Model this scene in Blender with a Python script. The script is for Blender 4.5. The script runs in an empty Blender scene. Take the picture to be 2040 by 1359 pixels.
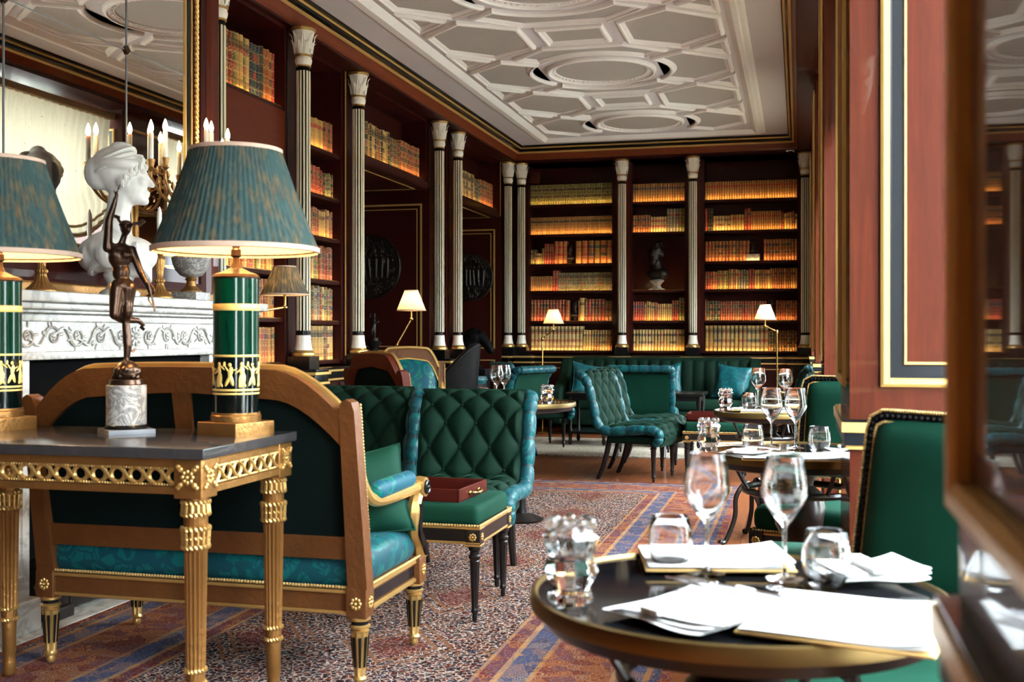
import bpy, bmesh, math, random
from mathutils import Vector, Matrix, Euler
from math import sin, cos, pi, radians, sqrt

# ------------------------------------------------------------------ camera, sky, exposure
scn = bpy.context.scene
COL = scn.collection
YAW = radians(14.5)
cam_d = bpy.data.cameras.new('camera'); cam = bpy.data.objects.new('camera', cam_d); COL.objects.link(cam)
cam.location = (0, 0, 1.17); cam.rotation_euler = (radians(90), 0, YAW)
cam_d.sensor_width = 36; cam_d.lens = 39.0; cam_d.shift_y = -0.0056
cam_d.clip_start = 0.05; cam_d.clip_end = 200
cam_d.dof.use_dof = True; cam_d.dof.focus_distance = 6.5; cam_d.dof.aperture_fstop = 5.0
scn.camera = cam
wld = bpy.data.worlds.new('daylight'); scn.world = wld; wld.use_nodes = True
bg = wld.node_tree.nodes['Background']; bg.inputs[0].default_value = (0.86, 0.93, 1.0, 1); bg.inputs[1].default_value = 15.0
vs = scn.view_settings
vs.view_transform = 'Standard'; vs.look = 'None'; vs.gamma = 1; vs.use_curve_mapping = False; vs.exposure = 1.75
scn.cycles.max_bounces = 10; scn.cycles.diffuse_bounces = 4; scn.cycles.glossy_bounces = 5; scn.cycles.transmission_bounces = 8
scn.cycles.transparent_max_bounces = 12; scn.cycles.sample_clamp_indirect = 6; scn.cycles.caustics_reflective = False; scn.cycles.caustics_refractive = False
# window openings of the long right-hand wall (y from, y to)
XR = 0.135
WIN = [(-2.06, 0.24), (1.03, 3.18), (3.85, 6.38), (7.18, 9.58), (10.38, 12.78)]
for a, b in WIN:      # sampling portals that emit nothing of their own, one in each window opening
    ld = bpy.data.lights.new('window_portal', 'AREA'); ld.shape = 'RECTANGLE'; ld.size = b - a; ld.size_y = 2.9
    ld.cycles.is_portal = True
    lo = bpy.data.objects.new('window_portal', ld); COL.objects.link(lo)
    lo.location = (0.95, (a + b) / 2, 1.75); lo.rotation_euler = Euler((radians(90), 0, radians(90)), 'XYZ')

# ------------------------------------------------------------------ mesh builder
rnd = random.Random(7)
def lerp(a, b, t): return a + (b - a) * t
class MB:
    def __init__(s): s.v = []; s.f = []; s.m = []; s.M = Matrix(); s.mi = 0
    def at(s, loc=(0, 0, 0), rot=(0, 0, 0), sc=1):
        s.M = Matrix.Translation(loc) @ Euler(rot).to_matrix().to_4x4() @ (Matrix.Diagonal((*sc, 1)) if hasattr(sc, '__len__') else Matrix.Scale(sc, 4)); return s
    def add(s, vs, fs):
        b = len(s.v); M = s.M
        s.v += [M @ Vector(v) for v in vs]; s.f += [tuple(i + b for i in f) for f in fs]; s.m += [s.mi] * len(fs); return s
    def box(s, x0, x1, y0, y1, z0, z1):
        v = [(x, y, z) for z in (z0, z1) for y in (y0, y1) for x in (x0, x1)]
        return s.add(v, [(0, 2, 3, 1), (4, 5, 7, 6), (0, 1, 5, 4), (2, 6, 7, 3), (0, 4, 6, 2), (1, 3, 7, 5)])
    def rbox(s, x0, x1, y0, y1, z0, z1, r, fn=None):
        c = Vector(((x0 + x1) / 2, (y0 + y1) / 2, (z0 + z1) / 2)); h = Vector((abs(x1 - x0) / 2, abs(y1 - y0) / 2, abs(z1 - z0) / 2))
        r = min(r, *[k * .999 for k in h]); d = {}; V = []; F = []
        L = [[-k, -k + r * .25, -k + r * .6, -k + r, k - r, k - r * .6, k - r * .25, k] for k in h]
        def P(p):
            q = Vector([max(-(h[i] - r), min(h[i] - r, p[i])) for i in range(3)]); e = Vector(p) - q
            if e.length > 1e-9: e = e.normalized() * r
            w = c + q + e
            if fn: w = Vector(fn(w))
            k = tuple(round(t, 5) for t in w)
            if k not in d: d[k] = len(V); V.append(w)
            return d[k]
        for ax in range(3):
            a, b = (ax + 1) % 3, (ax + 2) % 3
            for sg in (-1, 1):
                for i in range(7):
                    for j in range(7):
                        q = []
                        for (ii, jj) in ((i, j), (i + 1, j), (i + 1, j + 1), (i, j + 1)):
                            p = [0, 0, 0]; p[ax] = sg * h[ax]; p[a] = L[a][ii]; p[b] = L[b][jj]; q.append(P(p))
                        if sg < 0: q.reverse()
                        u = []
                        for k in q:
                            if k not in u: u.append(k)
                        if len(u) > 2: F.append(tuple(u))
        return s.add(V, F)
    def lathe(s, prof, n=24, c=(0, 0, 0), fl=None, cap=True):
        V = []; F = []
        for (r, z) in prof:
            for i in range(n):
                a = 2 * pi * i / n; q = r
                if fl and fl[2] <= z <= fl[3]: q = r * (1 - fl[1] * abs(sin(fl[0] * a / 2)) ** .7) if fl[1] > 0 else r * (1 + fl[1] * (i % 2))
                V.append((c[0] + q * cos(a), c[1] + q * sin(a), c[2] + z))
        m = len(prof)
        for j in range(m - 1):
            for i in range(n):
                k = (i + 1) % n; F.append((j * n + i, j * n + k, (j + 1) * n + k, (j + 1) * n + i))
        if cap:
            if prof[0][0] > 1e-5: F.append(tuple(range(n - 1, -1, -1)))
            if prof[-1][0] > 1e-5: F.append(tuple((m - 1) * n + i for i in range(n)))
        return s.add(V, F)
    def tube(s, pts, r, n=8, closed=False, flat=1.0):
        pts = [Vector(p) for p in pts]; m = len(pts); V = []; F = []
        T = []
        for i in range(m):
            a = pts[(i - 1) % m] if (closed or i > 0) else pts[i]; b = pts[(i + 1) % m] if (closed or i < m - 1) else pts[i]
            t = (b - a); T.append(t.normalized() if t.length > 1e-9 else Vector((0, 0, 1)))
        u = Vector((0, 0, 1)) if abs(T[0].z) < .9 else Vector((1, 0, 0))
        for i in range(m):
            u = (u - T[i] * u.dot(T[i])); u = u.normalized() if u.length > 1e-6 else T[i].orthogonal().normalized()
            w = T[i].cross(u); rr = r[i] if hasattr(r, '__len__') else r
            for k in range(n):
                a = 2 * pi * k / n; V.append(pts[i] + u * (rr * cos(a)) + w * (rr * flat * sin(a)))
        for i in range(m if closed else m - 1):
            j = (i + 1) % m
            for k in range(n):
                q = (k + 1) % n; F.append((i * n + k, i * n + q, j * n + q, j * n + k))
        if not closed: F.append(tuple(range(n - 1, -1, -1))); F.append(tuple((m - 1) * n + k for k in range(n)))
        return s.add(V, F)
    def prism(s, poly, a, b, ax='z'):
        n = len(poly)
        def p(q, t): return {'z': (q[0], q[1], t), 'y': (q[0], t, q[1]), 'x': (t, q[0], q[1])}[ax]
        V = [p(q, a) for q in poly] + [p(q, b) for q in poly]
        return s.add(V, [tuple(range(n - 1, -1, -1)), tuple(range(n, 2 * n))] + [(i, (i + 1) % n, n + (i + 1) % n, n + i) for i in range(n)])
    def ell(s, c, r, n=12, m=8):
        r = r if hasattr(r, '__len__') else (r, r, r); V = [(c[0], c[1], c[2] - r[2])]; F = []
        for j in range(1, m):
            t = -pi / 2 + pi * j / m
            for i in range(n): V.append((c[0] + r[0] * cos(t) * cos(2 * pi * i / n), c[1] + r[1] * cos(t) * sin(2 * pi * i / n), c[2] + r[2] * sin(t)))
        V.append((c[0], c[1], c[2] + r[2])); k = len(V) - 1
        for i in range(n):
            F.append((0, 1 + (i + 1) % n, 1 + i)); F.append((k, k - n + i, k - n + (i + 1) % n))
            for j in range(m - 2): F.append((1 + j * n + i, 1 + j * n + (i + 1) % n, 1 + (j + 1) * n + (i + 1) % n, 1 + (j + 1) * n + i))
        return s.add(V, F)
    def cap(s, p0, p1, r0, r1, n=10):
        p0, p1 = Vector(p0), Vector(p1); s.tube([p0, p1], [r0, r1], n); s.ell(p0, r0 * .999, n, 6); return s.ell(p1, r1 * .999, n, 6)
    def chain(s, pts, rs, n=10):
        for i in range(len(pts) - 1): s.cap(pts[i], pts[i + 1], rs[i], rs[i + 1], n)
        return s
    def torus(s, c, R, r, n=24, m=6, ax='z'):
        return s.tube([{'z': (c[0] + R * cos(a), c[1] + R * sin(a), c[2]), 'y': (c[0] + R * cos(a), c[1], c[2] + R * sin(a)), 'x': (c[0], c[1] + R * cos(a), c[2] + R * sin(a))}[ax] for a in [2 * pi * i / n for i in range(n)]], r, m, True)
    def grid(s, fn, nu, nv, cu=False):
        V = [fn(i / nu, j / nv) for j in range(nv + 1) for i in range(nu + (0 if cu else 1))]; w = nu if cu else nu + 1
        return s.add(V, [(j * w + i, j * w + (i + 1) % w, (j + 1) * w + (i + 1) % w, (j + 1) * w + i) for j in range(nv) for i in range(nu)])
    def mesh(s, name, mats, ang=35):
        me = bpy.data.meshes.new(name); me.from_pydata([tuple(v) for v in s.v], [], s.f)
        for m in (mats if isinstance(mats, (list, tuple)) else [mats]): me.materials.append(m)
        me.polygons.foreach_set('material_index', s.m); me.shade_smooth()
        if ang: me.set_sharp_from_angle(angle=radians(ang))
        me.update(); return me
    def obj(s, name, mats, parent=None, ang=35, **kw): return mesh_obj(name, s.mesh(name, mats, ang), parent, **kw)
def mesh_obj(name, me, parent=None, loc=None, rz=0, label=None, cat=None, group=None, kind=None):
    o = bpy.data.objects.new(name, me); COL.objects.link(o); o.parent = parent
    if loc is not None: o.location = loc
    if rz: o.rotation_euler.z = rz
    return tag(o, label, cat, group, kind)
def tag(o, label=None, cat=None, group=None, kind=None):
    for k, v in (('label', label), ('category', cat), ('group', group), ('kind', kind)):
        if v: o[k] = v
    return o
def thing(name, label, cat, loc=(0, 0, 0), rz=0, group=None):
    o = bpy.data.objects.new(name, None); COL.objects.link(o); o.location = loc; o.rotation_euler.z = rz; o.empty_display_size = .05
    return tag(o, label, cat, group)
def copy_tree(o, label=None, loc=None, rz=None, parent=None, sc=None):
    c = o.copy(); COL.objects.link(c); c.parent = parent
    if label: c['label'] = label
    if loc is not None: c.location = loc
    if rz is not None: c.rotation_euler.z = rz
    if sc: c.scale = sc
    for ch in [k for k in bpy.data.objects if k.parent == o]: copy_tree(ch, parent=c)
    return c
def dup(o, parent=None, loc=None, rz=None):
    c = o.copy(); COL.objects.link(c); c.parent = parent if parent else o.parent
    if loc is not None: c.location = loc
    if rz is not None: c.rotation_euler.z = rz
    return c
def fused(mb, vox, it=6, fac=.5):
    me = mb.mesh('tmp', [], 0); o = bpy.data.objects.new('tmp', me); COL.objects.link(o)
    r = o.modifiers.new('r', 'REMESH'); r.mode = 'VOXEL'; r.voxel_size = vox
    s = o.modifiers.new('s', 'SMOOTH'); s.iterations = it; s.factor = fac
    dg = bpy.context.evaluated_depsgraph_get(); out = bpy.data.meshes.new_from_object(o.evaluated_get(dg))
    bpy.data.objects.remove(o); bpy.data.meshes.remove(me); out.shade_smooth(); return out
def put(me, name, mat, parent=None, **kw):
    me.materials.clear(); me.materials.append(mat); return mesh_obj(name, me, parent, **kw)
def offset(poly, d):
    n = len(poly); out = []
    for i in range(n):
        p, a, b = Vector(poly[i]), Vector(poly[i - 1]), Vector(poly[(i + 1) % n])
        e, g = (p - a).normalized(), (b - p).normalized(); n1 = Vector((-e.y, e.x)); n2 = Vector((-g.y, g.x)); m = n1 + n2
        out.append(p + m * (d / max(.25, 1 + n1.dot(n2))))
    return out
def sweep(mb, poly, prof, f):
    """closed moulding: profile of (inset, height) carried round a counter-clockwise polygon; f maps (x, y, height) to 3-D"""
    n = len(poly); V = []; F = []
    for (d, h) in prof:
        for q in offset(poly, d): V.append(f(q[0], q[1], h))
    for j in range(len(prof) - 1):
        for i in range(n): k = (i + 1) % n; F.append((j * n + i, j * n + k, (j + 1) * n + k, (j + 1) * n + i))
    return mb.add(V, F)
def bez(p, n=12):
    """smooth path through points (Catmull-Rom)"""
    p = [Vector(q) for q in p]; q = [p[0] * 2 - p[1]] + p + [p[-1] * 2 - p[-2]]; out = []
    for i in range(1, len(q) - 2):
        for k in range(n):
            t = k / n; a, b, c, d = q[i - 1], q[i], q[i + 1], q[i + 2]
            out.append(.5 * ((2 * b) + (c - a) * t + (2 * a - 5 * b + 4 * c - d) * t * t + (3 * b - a - 3 * c + d) * t ** 3))
    return out + [p[-1]]

# ------------------------------------------------------------------ materials
class NT:
    def __init__(s, name):
        s.m = bpy.data.materials.new(name); s.m.use_nodes = True; s.t = s.m.node_tree; s.b = s.t.nodes['Principled BSDF']; s.out = s.t.nodes['Material Output']
    def n(s, ty, ins=None, **kw):
        o = s.t.nodes.new('ShaderNode' + ty)
        for k, v in kw.items(): setattr(o, k, v)
        for k, v in (ins or {}).items(): s.set(o.inputs[k], v)
        return o
    def set(s, sock, v):
        if isinstance(v, bpy.types.NodeSocket): s.t.links.new(v, sock)
        elif isinstance(v, bpy.types.Node): s.t.links.new(v.outputs[0], sock)
        else:
            if hasattr(v, '__len__') and len(v) == 3 and len(getattr(sock, 'default_value', (0,) * 3)) == 4: v = (*v, 1)
            sock.default_value = v
    def p(s, **kw):
        for k, v in kw.items(): s.set(s.b.inputs[k.replace('_', ' ')], v)
        return s.m
    def co(s, sc=(1, 1, 1), src='Object', rot=(0, 0, 0)): return s.n('Mapping', {0: s.n('TexCoord').outputs[src], 3: sc, 2: rot}).outputs[0]
    def noise(s, vec, scale, det=4, dist=0, rough=.5): return s.n('TexNoise', {'Vector': vec, 'Scale': scale, 'Detail': det, 'Distortion': dist, 'Roughness': rough}).outputs[0]
    def math(s, op, a, b=0, c=0, clamp=False): return s.n('Math', {0: a, 1: b, 2: c}, operation=op, use_clamp=clamp).outputs[0]
    def mix(s, f, a, b, bt='MIX'):
        o = s.t.nodes.new('ShaderNodeMix'); o.data_type = 'RGBA'; o.blend_type = bt
        s.set(o.inputs[0], f); s.set(o.inputs[6], a); s.set(o.inputs[7], b); return o.outputs[2]
    def ramp(s, f, stops, interp='LINEAR'):
        o = s.t.nodes.new('ShaderNodeValToRGB'); s.set(o.inputs[0], f); r = o.color_ramp; r.interpolation = interp
        while len(r.elements) < len(stops): r.elements.new(.5)
        for e, (p, c) in zip(r.elements, stops): e.position = p; e.color = (*c, 1)
        return o.outputs[0]
    def bump(s, h, st=.3, d=.01): s.set(s.b.inputs['Normal'], s.n('Bump', {'Height': h, 'Strength': st, 'Distance': d}).outputs[0]); return s
def plain(name, col, rough=.5, metal=0, var=.15, sc=12, bump=0, bsc=60, coat=0, **kw):
    t = NT(name); c = t.co(); f = t.noise(c, sc)
    t.p(Base_Color=t.mix(f, [k * (1 - var) for k in col], [k * (1 + var) for k in col]), Roughness=rough, Metallic=metal, Coat_Weight=coat, **kw)
    if bump: t.bump(t.noise(c, bsc), bump)
    return t.m
def wood(name, a, b, rough=.25, ax=2, coat=.14, sc=1):
    t = NT(name); k = [9 * sc, 9 * sc, 9 * sc]; k[ax] = .7 * sc
    c = t.co(k); f = t.noise(c, 3, 6, 1.2, .6); g = t.noise(t.co([q * 5 for q in k]), 4, 2)
    t.p(Base_Color=t.mix(t.math('ADD', t.math('MULTIPLY', f, .75), t.math('MULTIPLY', g, .3), clamp=True), a, b), Roughness=.5, Specular_IOR_Level=.10, Coat_Weight=coat, Coat_Roughness=rough * .2)
    return t.m
def velvet(name, col, hi, sc=7):
    t = NT(name); c = t.co(); f = t.noise(c, sc, 3, .4); g = t.n('LayerWeight', {0: .35}).outputs[1]
    t.p(Base_Color=t.mix(f, [k * .7 for k in col], [k * 1.3 for k in col]), Roughness=.75, Sheen_Weight=.10, Sheen_Roughness=.22, Sheen_Tint=hi, Specular_IOR_Level=.12)
    t.bump(t.noise(c, 400, 2), .12, .002); return t.m
def damask(name, a, b, sc=6):
    t = NT(name); c = t.co(); n = t.n('TexNoise', {'Vector': c, 'Scale': sc * .7, 'Detail': 2}); w = t.n('VectorMath', {0: c, 1: t.n('VectorMath', {0: n.outputs[1], 1: (.22, .22, .22)}, operation='MULTIPLY').outputs[0]}, operation='ADD').outputs[0]
    v = t.n('TexVoronoi', {'Vector': w, 'Scale': sc}, feature='SMOOTH_F1').outputs[0]
    r = t.math('SINE', t.math('MULTIPLY', v, 26)); q = t.n('TexVoronoi', {'Vector': w, 'Scale': sc * 2.3}, feature='DISTANCE_TO_EDGE').outputs[0]
    m = t.math('MULTIPLY', t.math('GREATER_THAN', r, .05), t.math('GREATER_THAN', q, .05))
    t.p(Base_Color=t.mix(m, a, b), Roughness=t.n('MapRange', {0: m, 3: .55, 4: .32}).outputs[0], Sheen_Weight=.03, Sheen_Roughness=.4, Specular_IOR_Level=.25); t.bump(m, .1, .002); return t.m
def marble(name, base, vein, sc=2.5, amt=.35, rough=.25):
    t = NT(name); c = t.co(); f = t.noise(c, sc, 8, 2.2, .65); r = t.math('ABSOLUTE', t.math('SUBTRACT', f, .5))
    k = t.n('MapRange', {0: r, 1: 0, 2: .09, 3: amt, 4: 0}).outputs[0]
    t.p(Base_Color=t.mix(k, base, vein), Roughness=rough); return t.m
M = {}
M['mahog'] = wood('mahogany', (.034, .0046, .0020), (.105, .0165, .0065), .22)
M['mahog_p'] = wood('polished_mahogany', (.020, .0036, .0013), (.100, .0195, .0062), .12, coat=.9)
M['mahog_b'] = wood('pier_mahogany', (.020, .0034, .0013), (.100, .0175, .0056), .12, coat=.45)
M['mahog_y'] = wood('mahogany_lengthwise', (.075, .013, .005), (.24, .052, .017), .25, 1)
M['mahog_x'] = wood('mahogany_crosswise', (.055, .0085, .0035), (.17, .030, .010), .25, 0)
M['burg'] = wood('dark_mahogany', (.014, .0026, .002), (.055, .008, .005), .3)
M['burg_y'] = wood('dark_mahogany_lengthwise', (.014, .0026, .002), (.055, .008, .005), .3, 1)
M['oak'] = wood('parquet', (.085, .024, .008), (.25, .080, .028), .3, 1, .3)
M['tray'] = wood('tray_mahogany', (.028, .0035, .0022), (.075, .009, .005), .25, 0)
M['gloss'] = plain('polished_black_top', (.006, .006, .007), .05)
M['black'] = plain('black_lacquer', (.006, .0055, .0055), .22, coat=.12, Specular_IOR_Level=.2)
M['ebony'] = plain('ebonised_wood', (.008, .0065, .006), .3, coat=.15, Specular_IOR_Level=.3)
M['navy'] = plain('blue_black_lacquer', (.005, .0065, .009), .35, Specular_IOR_Level=.25)
M['leather'] = plain('black_leather', (.004, .0035, .0035), .45, bump=.15, bsc=90, Specular_IOR_Level=.05)
M['gold'] = plain('gilding', (.30, .145, .040), .36, .75, .25, 14, .25, 70)
M['goldb'] = plain('bright_gilding', (.55, .34, .11), .32, .75, .15, 18, .15, 70)
M['goldline'] = plain('gilt_line', (.68, .43, .13), .4, .45, .1, 8)
M['giltwood'] = plain('worn_gilt_wood', (.125, .044, .011), .42, .35, .3, 9, .35, 40)
M['brass'] = plain('brass', (.45, .26, .08), .25, .95, .12, 20)
M['cream'] = plain('cream_paint', (.80, .72, .52), .4, var=.06)
M['plaster'] = plain('white_plaster', (.86, .83, .79), .6, var=.04)
M['capital'] = plain('cream_capital', (.84, .78, .66), .5, var=.08, bump=.3, bsc=45)
M['ceil'] = plain('mauve_grey_plaster', (.60, .555, .56), .75, var=.03)
M['taupe'] = plain('taupe_plaster', (.43, .395, .355), .75, var=.04)
M['marble'] = marble('white_marble', (.41, .385, .345), (.15, .135, .125), 3, .55)
M['marble_grey'] = marble('grey_veined_marble', (.40, .375, .335), (.07, .065, .075), 14, .85, .3)
M['bustm'] = plain('bust_marble', (.62, .59, .55), .5, var=.05, bump=.08, bsc=35, Subsurface_Weight=.05)
M['slate'] = plain('grey_slate', (.12, .13, .15), .35)
M['stone_top'] = plain('black_stone_top', (.035, .032, .032), .16, var=.35, sc=30)
M['bronze'] = plain('dark_bronze', (.055, .030, .018), .28, .8, .35, 20, .1, 40)
M['bronzeb'] = plain('black_bronze', (.035, .028, .024), .38, .7, .35, 25, .2, 60)
M['velvet'] = velvet('green_velvet', (.0012, .014, .0072), (.25, .75, .5))
M['velvet_d'] = velvet('dark_green_velvet', (.0018, .013, .007), (.25, .6, .4))
M['velvet_l'] = velvet('emerald_velvet', (.0016, .030, .0165), (.3, .8, .6))
M['velvet_m'] = velvet('mint_velvet', (.06, .20, .14), (.5, .9, .75))
M['cloth_d'] = plain('dark_green_lining', (.0008, .0042, .0036), .9, var=.3, Specular_IOR_Level=.1)
M['teal'] = damask('teal_damask', (.001, .042, .055), (.003, .085, .085), 9)
M['teal_fig'] = damask('teal_damask_large', (.001, .06, .09), (.004, .125, .095), 6)
M['trim'] = plain('braid_trim', (.42, .27, .09), .55, .3, .3, 90, .5, 160)
M['wax'] = plain('candle_wax', (.85, .80, .68), .5, var=.03, Subsurface_Weight=.1)
M['paper'] = plain('white_paper', (.82, .82, .80), .7, var=.02)
M['linen'] = plain('white_linen', (.84, .84, .83), .8, var=.02, bump=.1, bsc=300)
M['china'] = plain('white_china', (.85, .85, .84), .15, var=.01)
M['steel'] = plain('cutlery_steel', (.62, .63, .66), .18, 1, .05)
M['dark'] = plain('soot_black', (.002, .002, .002), .9, Specular_IOR_Level=.03)
M['fig'] = plain('gold_figures', (.85, .58, .16), .45, .35, .08)
t = NT('clear_glass'); t.p(Base_Color=(1, 1, 1), Roughness=0, Transmission_Weight=1, IOR=1.45); M['glass'] = t.m
t = NT('thin_glass'); gl = t.n('BsdfGlossy', {'Roughness': .02}); tr = t.n('BsdfTransparent', {0: (.93, .95, .96, 1)}); fr = t.n('LayerWeight', {0: .25}).outputs[0]
mx = t.n('MixShader', {0: t.math('MULTIPLY_ADD', fr, .75, .06, True), 1: tr.outputs[0], 2: gl.outputs[0]}); t.set(t.out.inputs[0], mx.outputs[0]); M['thin'] = t.m
t = NT('window_glass'); gl = t.n('BsdfGlossy', {'Roughness': .02}); tr = t.n('BsdfTransparent', {0: (.96, .98, .98, 1)})
mx = t.n('MixShader', {0: .05, 1: tr.outputs[0], 2: gl.outputs[0]}); t.set(t.out.inputs[0], mx.outputs[0]); M['pane'] = t.m
t = NT('antique_mirror'); c = t.co(); s = t.noise(c, 60, 3); k = t.n('MapRange', {0: s, 1: .68, 2: .75, 3: 0, 4: .6}).outputs[0]
t.p(Base_Color=t.mix(k, (.82, .80, .75), (.12, .10, .08)), Metallic=1, Roughness=.015); M['mirror'] = t.m
t = NT('green_lamp_glass'); c = t.co((9, 9, 1)); f = t.noise(c, 4, 2)
t.p(Base_Color=t.mix(f, (.0, .006, .003), (.0008, .045, .022)), Roughness=.12, Specular_IOR_Level=.4); M['lampglass'] = t.m
t = NT('dark_lamp_glass'); t.p(Base_Color=(.0008, .0035, .003), Roughness=.10, Specular_IOR_Level=.5); M['lampglass_d'] = t.m
def fabric(name, col, tr, amt, streak=0):
    t = NT(name); c = t.co((14, 14, .5)); f = t.noise(c, 5, 3); q = t.mix(f, [k * .75 for k in col], [k * 1.25 for k in col])
    d = t.n('BsdfDiffuse', {0: q}); s = t.n('BsdfTranslucent', {0: tr})
    k = t.n('MapRange', {0: t.noise(t.co((24, 24, .30)), 2.0, 2), 1: .46, 2: .72, 3: amt * .55, 4: min(1, amt * 2.6)}).outputs[0] if streak else amt
    mx = t.n('MixShader', {0: k, 1: d.outputs[0], 2: s.outputs[0]}); t.set(t.out.inputs[0], mx.outputs[0]); return t.m
M['shade'] = fabric('teal_pleated_silk', (.044, .086, .086), (.85, .62, .32, 1), .20, 1)
M['shade_in'] = plain('cream_shade_lining', (.80, .66, .42), .8, var=.04)
M['shade_c'] = fabric('cream_pleated_silk', (.62, .54, .40), (.95, .80, .52, 1), .45)
M['shade_g'] = fabric('grey_pleated_silk', (.060, .068, .060), (.75, .6, .35, 1), .05, 1)
M['blind'] = fabric('cream_blind_silk', (.62, .58, .46), (.88, .80, .58, 1), .12)
M['blind_trim'] = plain('tan_blind_trim', (.36, .24, .12), .8)
def glow(name, col, st):
    t = NT(name); t.p(Base_Color=col, Emission_Color=col, Emission_Strength=st); return t.m
M['bulb'] = glow('lit_bulb', (1, .62, .25), 30)
M['flame'] = glow('lit_candle_bulb', (1, .72, .38), 22)
M['leaf'] = plain('leaf_green', (.05, .085, .03), .6, var=.5, sc=3, Subsurface_Weight=.1)
M['bounce_ground'] = plain('pale_bounce_ground', (.46, .43, .38), .9, var=.3)  # pale tone picked for the white light it bounces into the room
# ------------------------------------------------------------------ the setting
ZC = 3.58; XL = -3.60; YB = 13.86; YF = -3.0
m = MB(); m.box(-6, 1.2, YF - .3, 14.8, -.12, -.022); floor = m.obj('floor', M['dark'], kind='structure')
# parquet planks: only where the photograph shows bare floor (beyond and beside the rugs)
pm = {}
def plank(x0, y0, L, w, k):
    key = (round(L, 3), round(w, 3))
    if key not in pm:
        q = MB(); q.prism([(.0015, 0), (w - .0015, 0), (w - .0015, 0 + .0), (w - .0015, L - .0015), (.0015, L - .0015)][0:2] + [(w - .0015, L - .0015), (.0015, L - .0015)], -.022, 0); pm[key] = q.mesh('plank', M['oak'])
    o = mesh_obj('plank', pm[key], floor, loc=(x0, y0, rnd.uniform(-.0012, 0)))
w = .115
for i in range(36):
    x0 = -4.0 + i * w; y = 8.55 + (i * .37) % 1.25 - 1.25
    if x0 > XR - w: break
    while y < 13.8: plank(x0, y, 1.25, w, i); y += 1.25
for i in range(7):
    x0 = -.55 + i * w; y = 1.0 + (i * .37) % 1.25 - 1.25
    if x0 > XR - w: break
    while y < 7.2: plank(x0, y, 1.25, w, i); y += 1.25
m = MB(); m.box(XR - .02, .64, YF, 13.8, -.022, -.001); m.box(-5.0, -4.0, 7.2, 13.8, -.022, -.001); m.obj('bay_boards', M['oak'], floor)
m = MB(); m.box(-4.6, .8, YF, 7.4, -.022, -.006); m.obj('subfloor_boards', M['oak'], floor)

def frame_line(mb, x0, x1, z0, z1, f, wd=.012, dp=.006):
    """thin raised bead round a rectangle on a plane; f maps (a, b, h)"""
    sweep(mb, [(x0, z0), (x1, z0), (x1, z1), (x0, z1)], [(0, 0), (0, dp), (wd, dp), (wd, 0)], f)

# ceiling with plaster mouldings
m = MB(); m.box(-4.4, 1.1, YF, 14.4, ZC, ZC + .1); ceiling = m.obj('ceiling', M['ceil'], kind='structure')
CX = -1.74; PER = 2.53; fc = lambda x, y, h: (x, y, ZC - h)
PROF = [(0, 0), (0, .020), (.012, .032), (.028, .034), (.036, .022), (.052, .016), (.062, .006), (.064, 0)]
def moulding(poly, prof=PROF, panel=True, name='moulding'):
    a = sum(poly[i - 1][0] * poly[i][1] - poly[i][0] * poly[i - 1][1] for i in range(len(poly)))
    if a < 0: poly = poly[::-1]
    q = MB(); sweep(q, poly, prof, fc); o = q.obj(name, M['plaster'], ceiling, 25)
    if panel:
        q = MB(); q.prism(offset(poly, .055), ZC - .004, ZC + .001); q.obj('ceiling_panel', M['taupe'], ceiling)
def arc(r, a0, a1, n=12): return [(r * cos(radians(lerp(a0, a1, i / n))), r * sin(radians(lerp(a0, a1, i / n)))) for i in range(n + 1)]
sidehex = [(-1.17, -.26), (-.79, -.58), (-.49, -.385)] + arc(.62, 218, 142, 14) + [(-.49, .385), (-.79, .58), (-1.17, .26)]
toparc = [(-.68, -.62), (-.34, -.93), (.34, -.93), (.68, -.62)] + [(.45, -.44)] + arc(.635, -46, -134, 16) + [(-.45, -.44)]
mid = [(-1.17, -.25), (-.8, -.585), (-.38, -.31), (-.38, .31), (-.8, .585), (-1.17, .25)]
tri = [(-1.18, -.285), (-.86, 0), (-1.18, .285)]
for k in range(-4, 1):
    yc = 12.49 + k * PER; T = lambda P, fx=1, fy=1, dy=0: [(CX + fx * x, yc + dy + fy * y) for x, y in P]
    moulding([(CX + .50 * cos(2 * pi * i / 48), yc + .50 * sin(2 * pi * i / 48)) for i in range(48)], PROF + [(.075, .012), (.085, .012), (.09, 0)], name='round_moulding')
    q = MB()
    for i in range(56): a = 2 * pi * i / 56; q.box(CX + .435 * cos(a) - .008, CX + .435 * cos(a) + .008, yc + .435 * sin(a) - .008, yc + .435 * sin(a) + .008, ZC - .02, ZC - .004)
    q.obj('dentil_ring', M['plaster'], ceiling)
    for fy in (-1, 1):
        if k == 0 and fy == 1: continue
        moulding(T(toparc, 1, -fy * -1 if False else (1 if fy < 0 else -1)))
    for fx in (-1, 1):
        moulding(T(sidehex, fx)); moulding(T(mid, fx, 1, -PER / 2))
        for dy in (-.635, -.635 - PER / 2 + .001): moulding(T(tri, fx, 1, dy))
    moulding([(CX - .27, yc - PER / 2 - .245), (CX + .27, yc - PER / 2 - .245), (CX + .27, yc - PER / 2 + .245), (CX - .27, yc - PER / 2 + .245)])
moulding([(-3.12, .6), (-.38, .6), (-.38, 13.4), (-3.12, 13.4)], [(0, 0), (0, .02), (.02, .03), (.05, .03), (.06, .045), (.10, .045), (.12, .03), (.14, .012), (.15, 0)], False, 'border_moulding')

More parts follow.
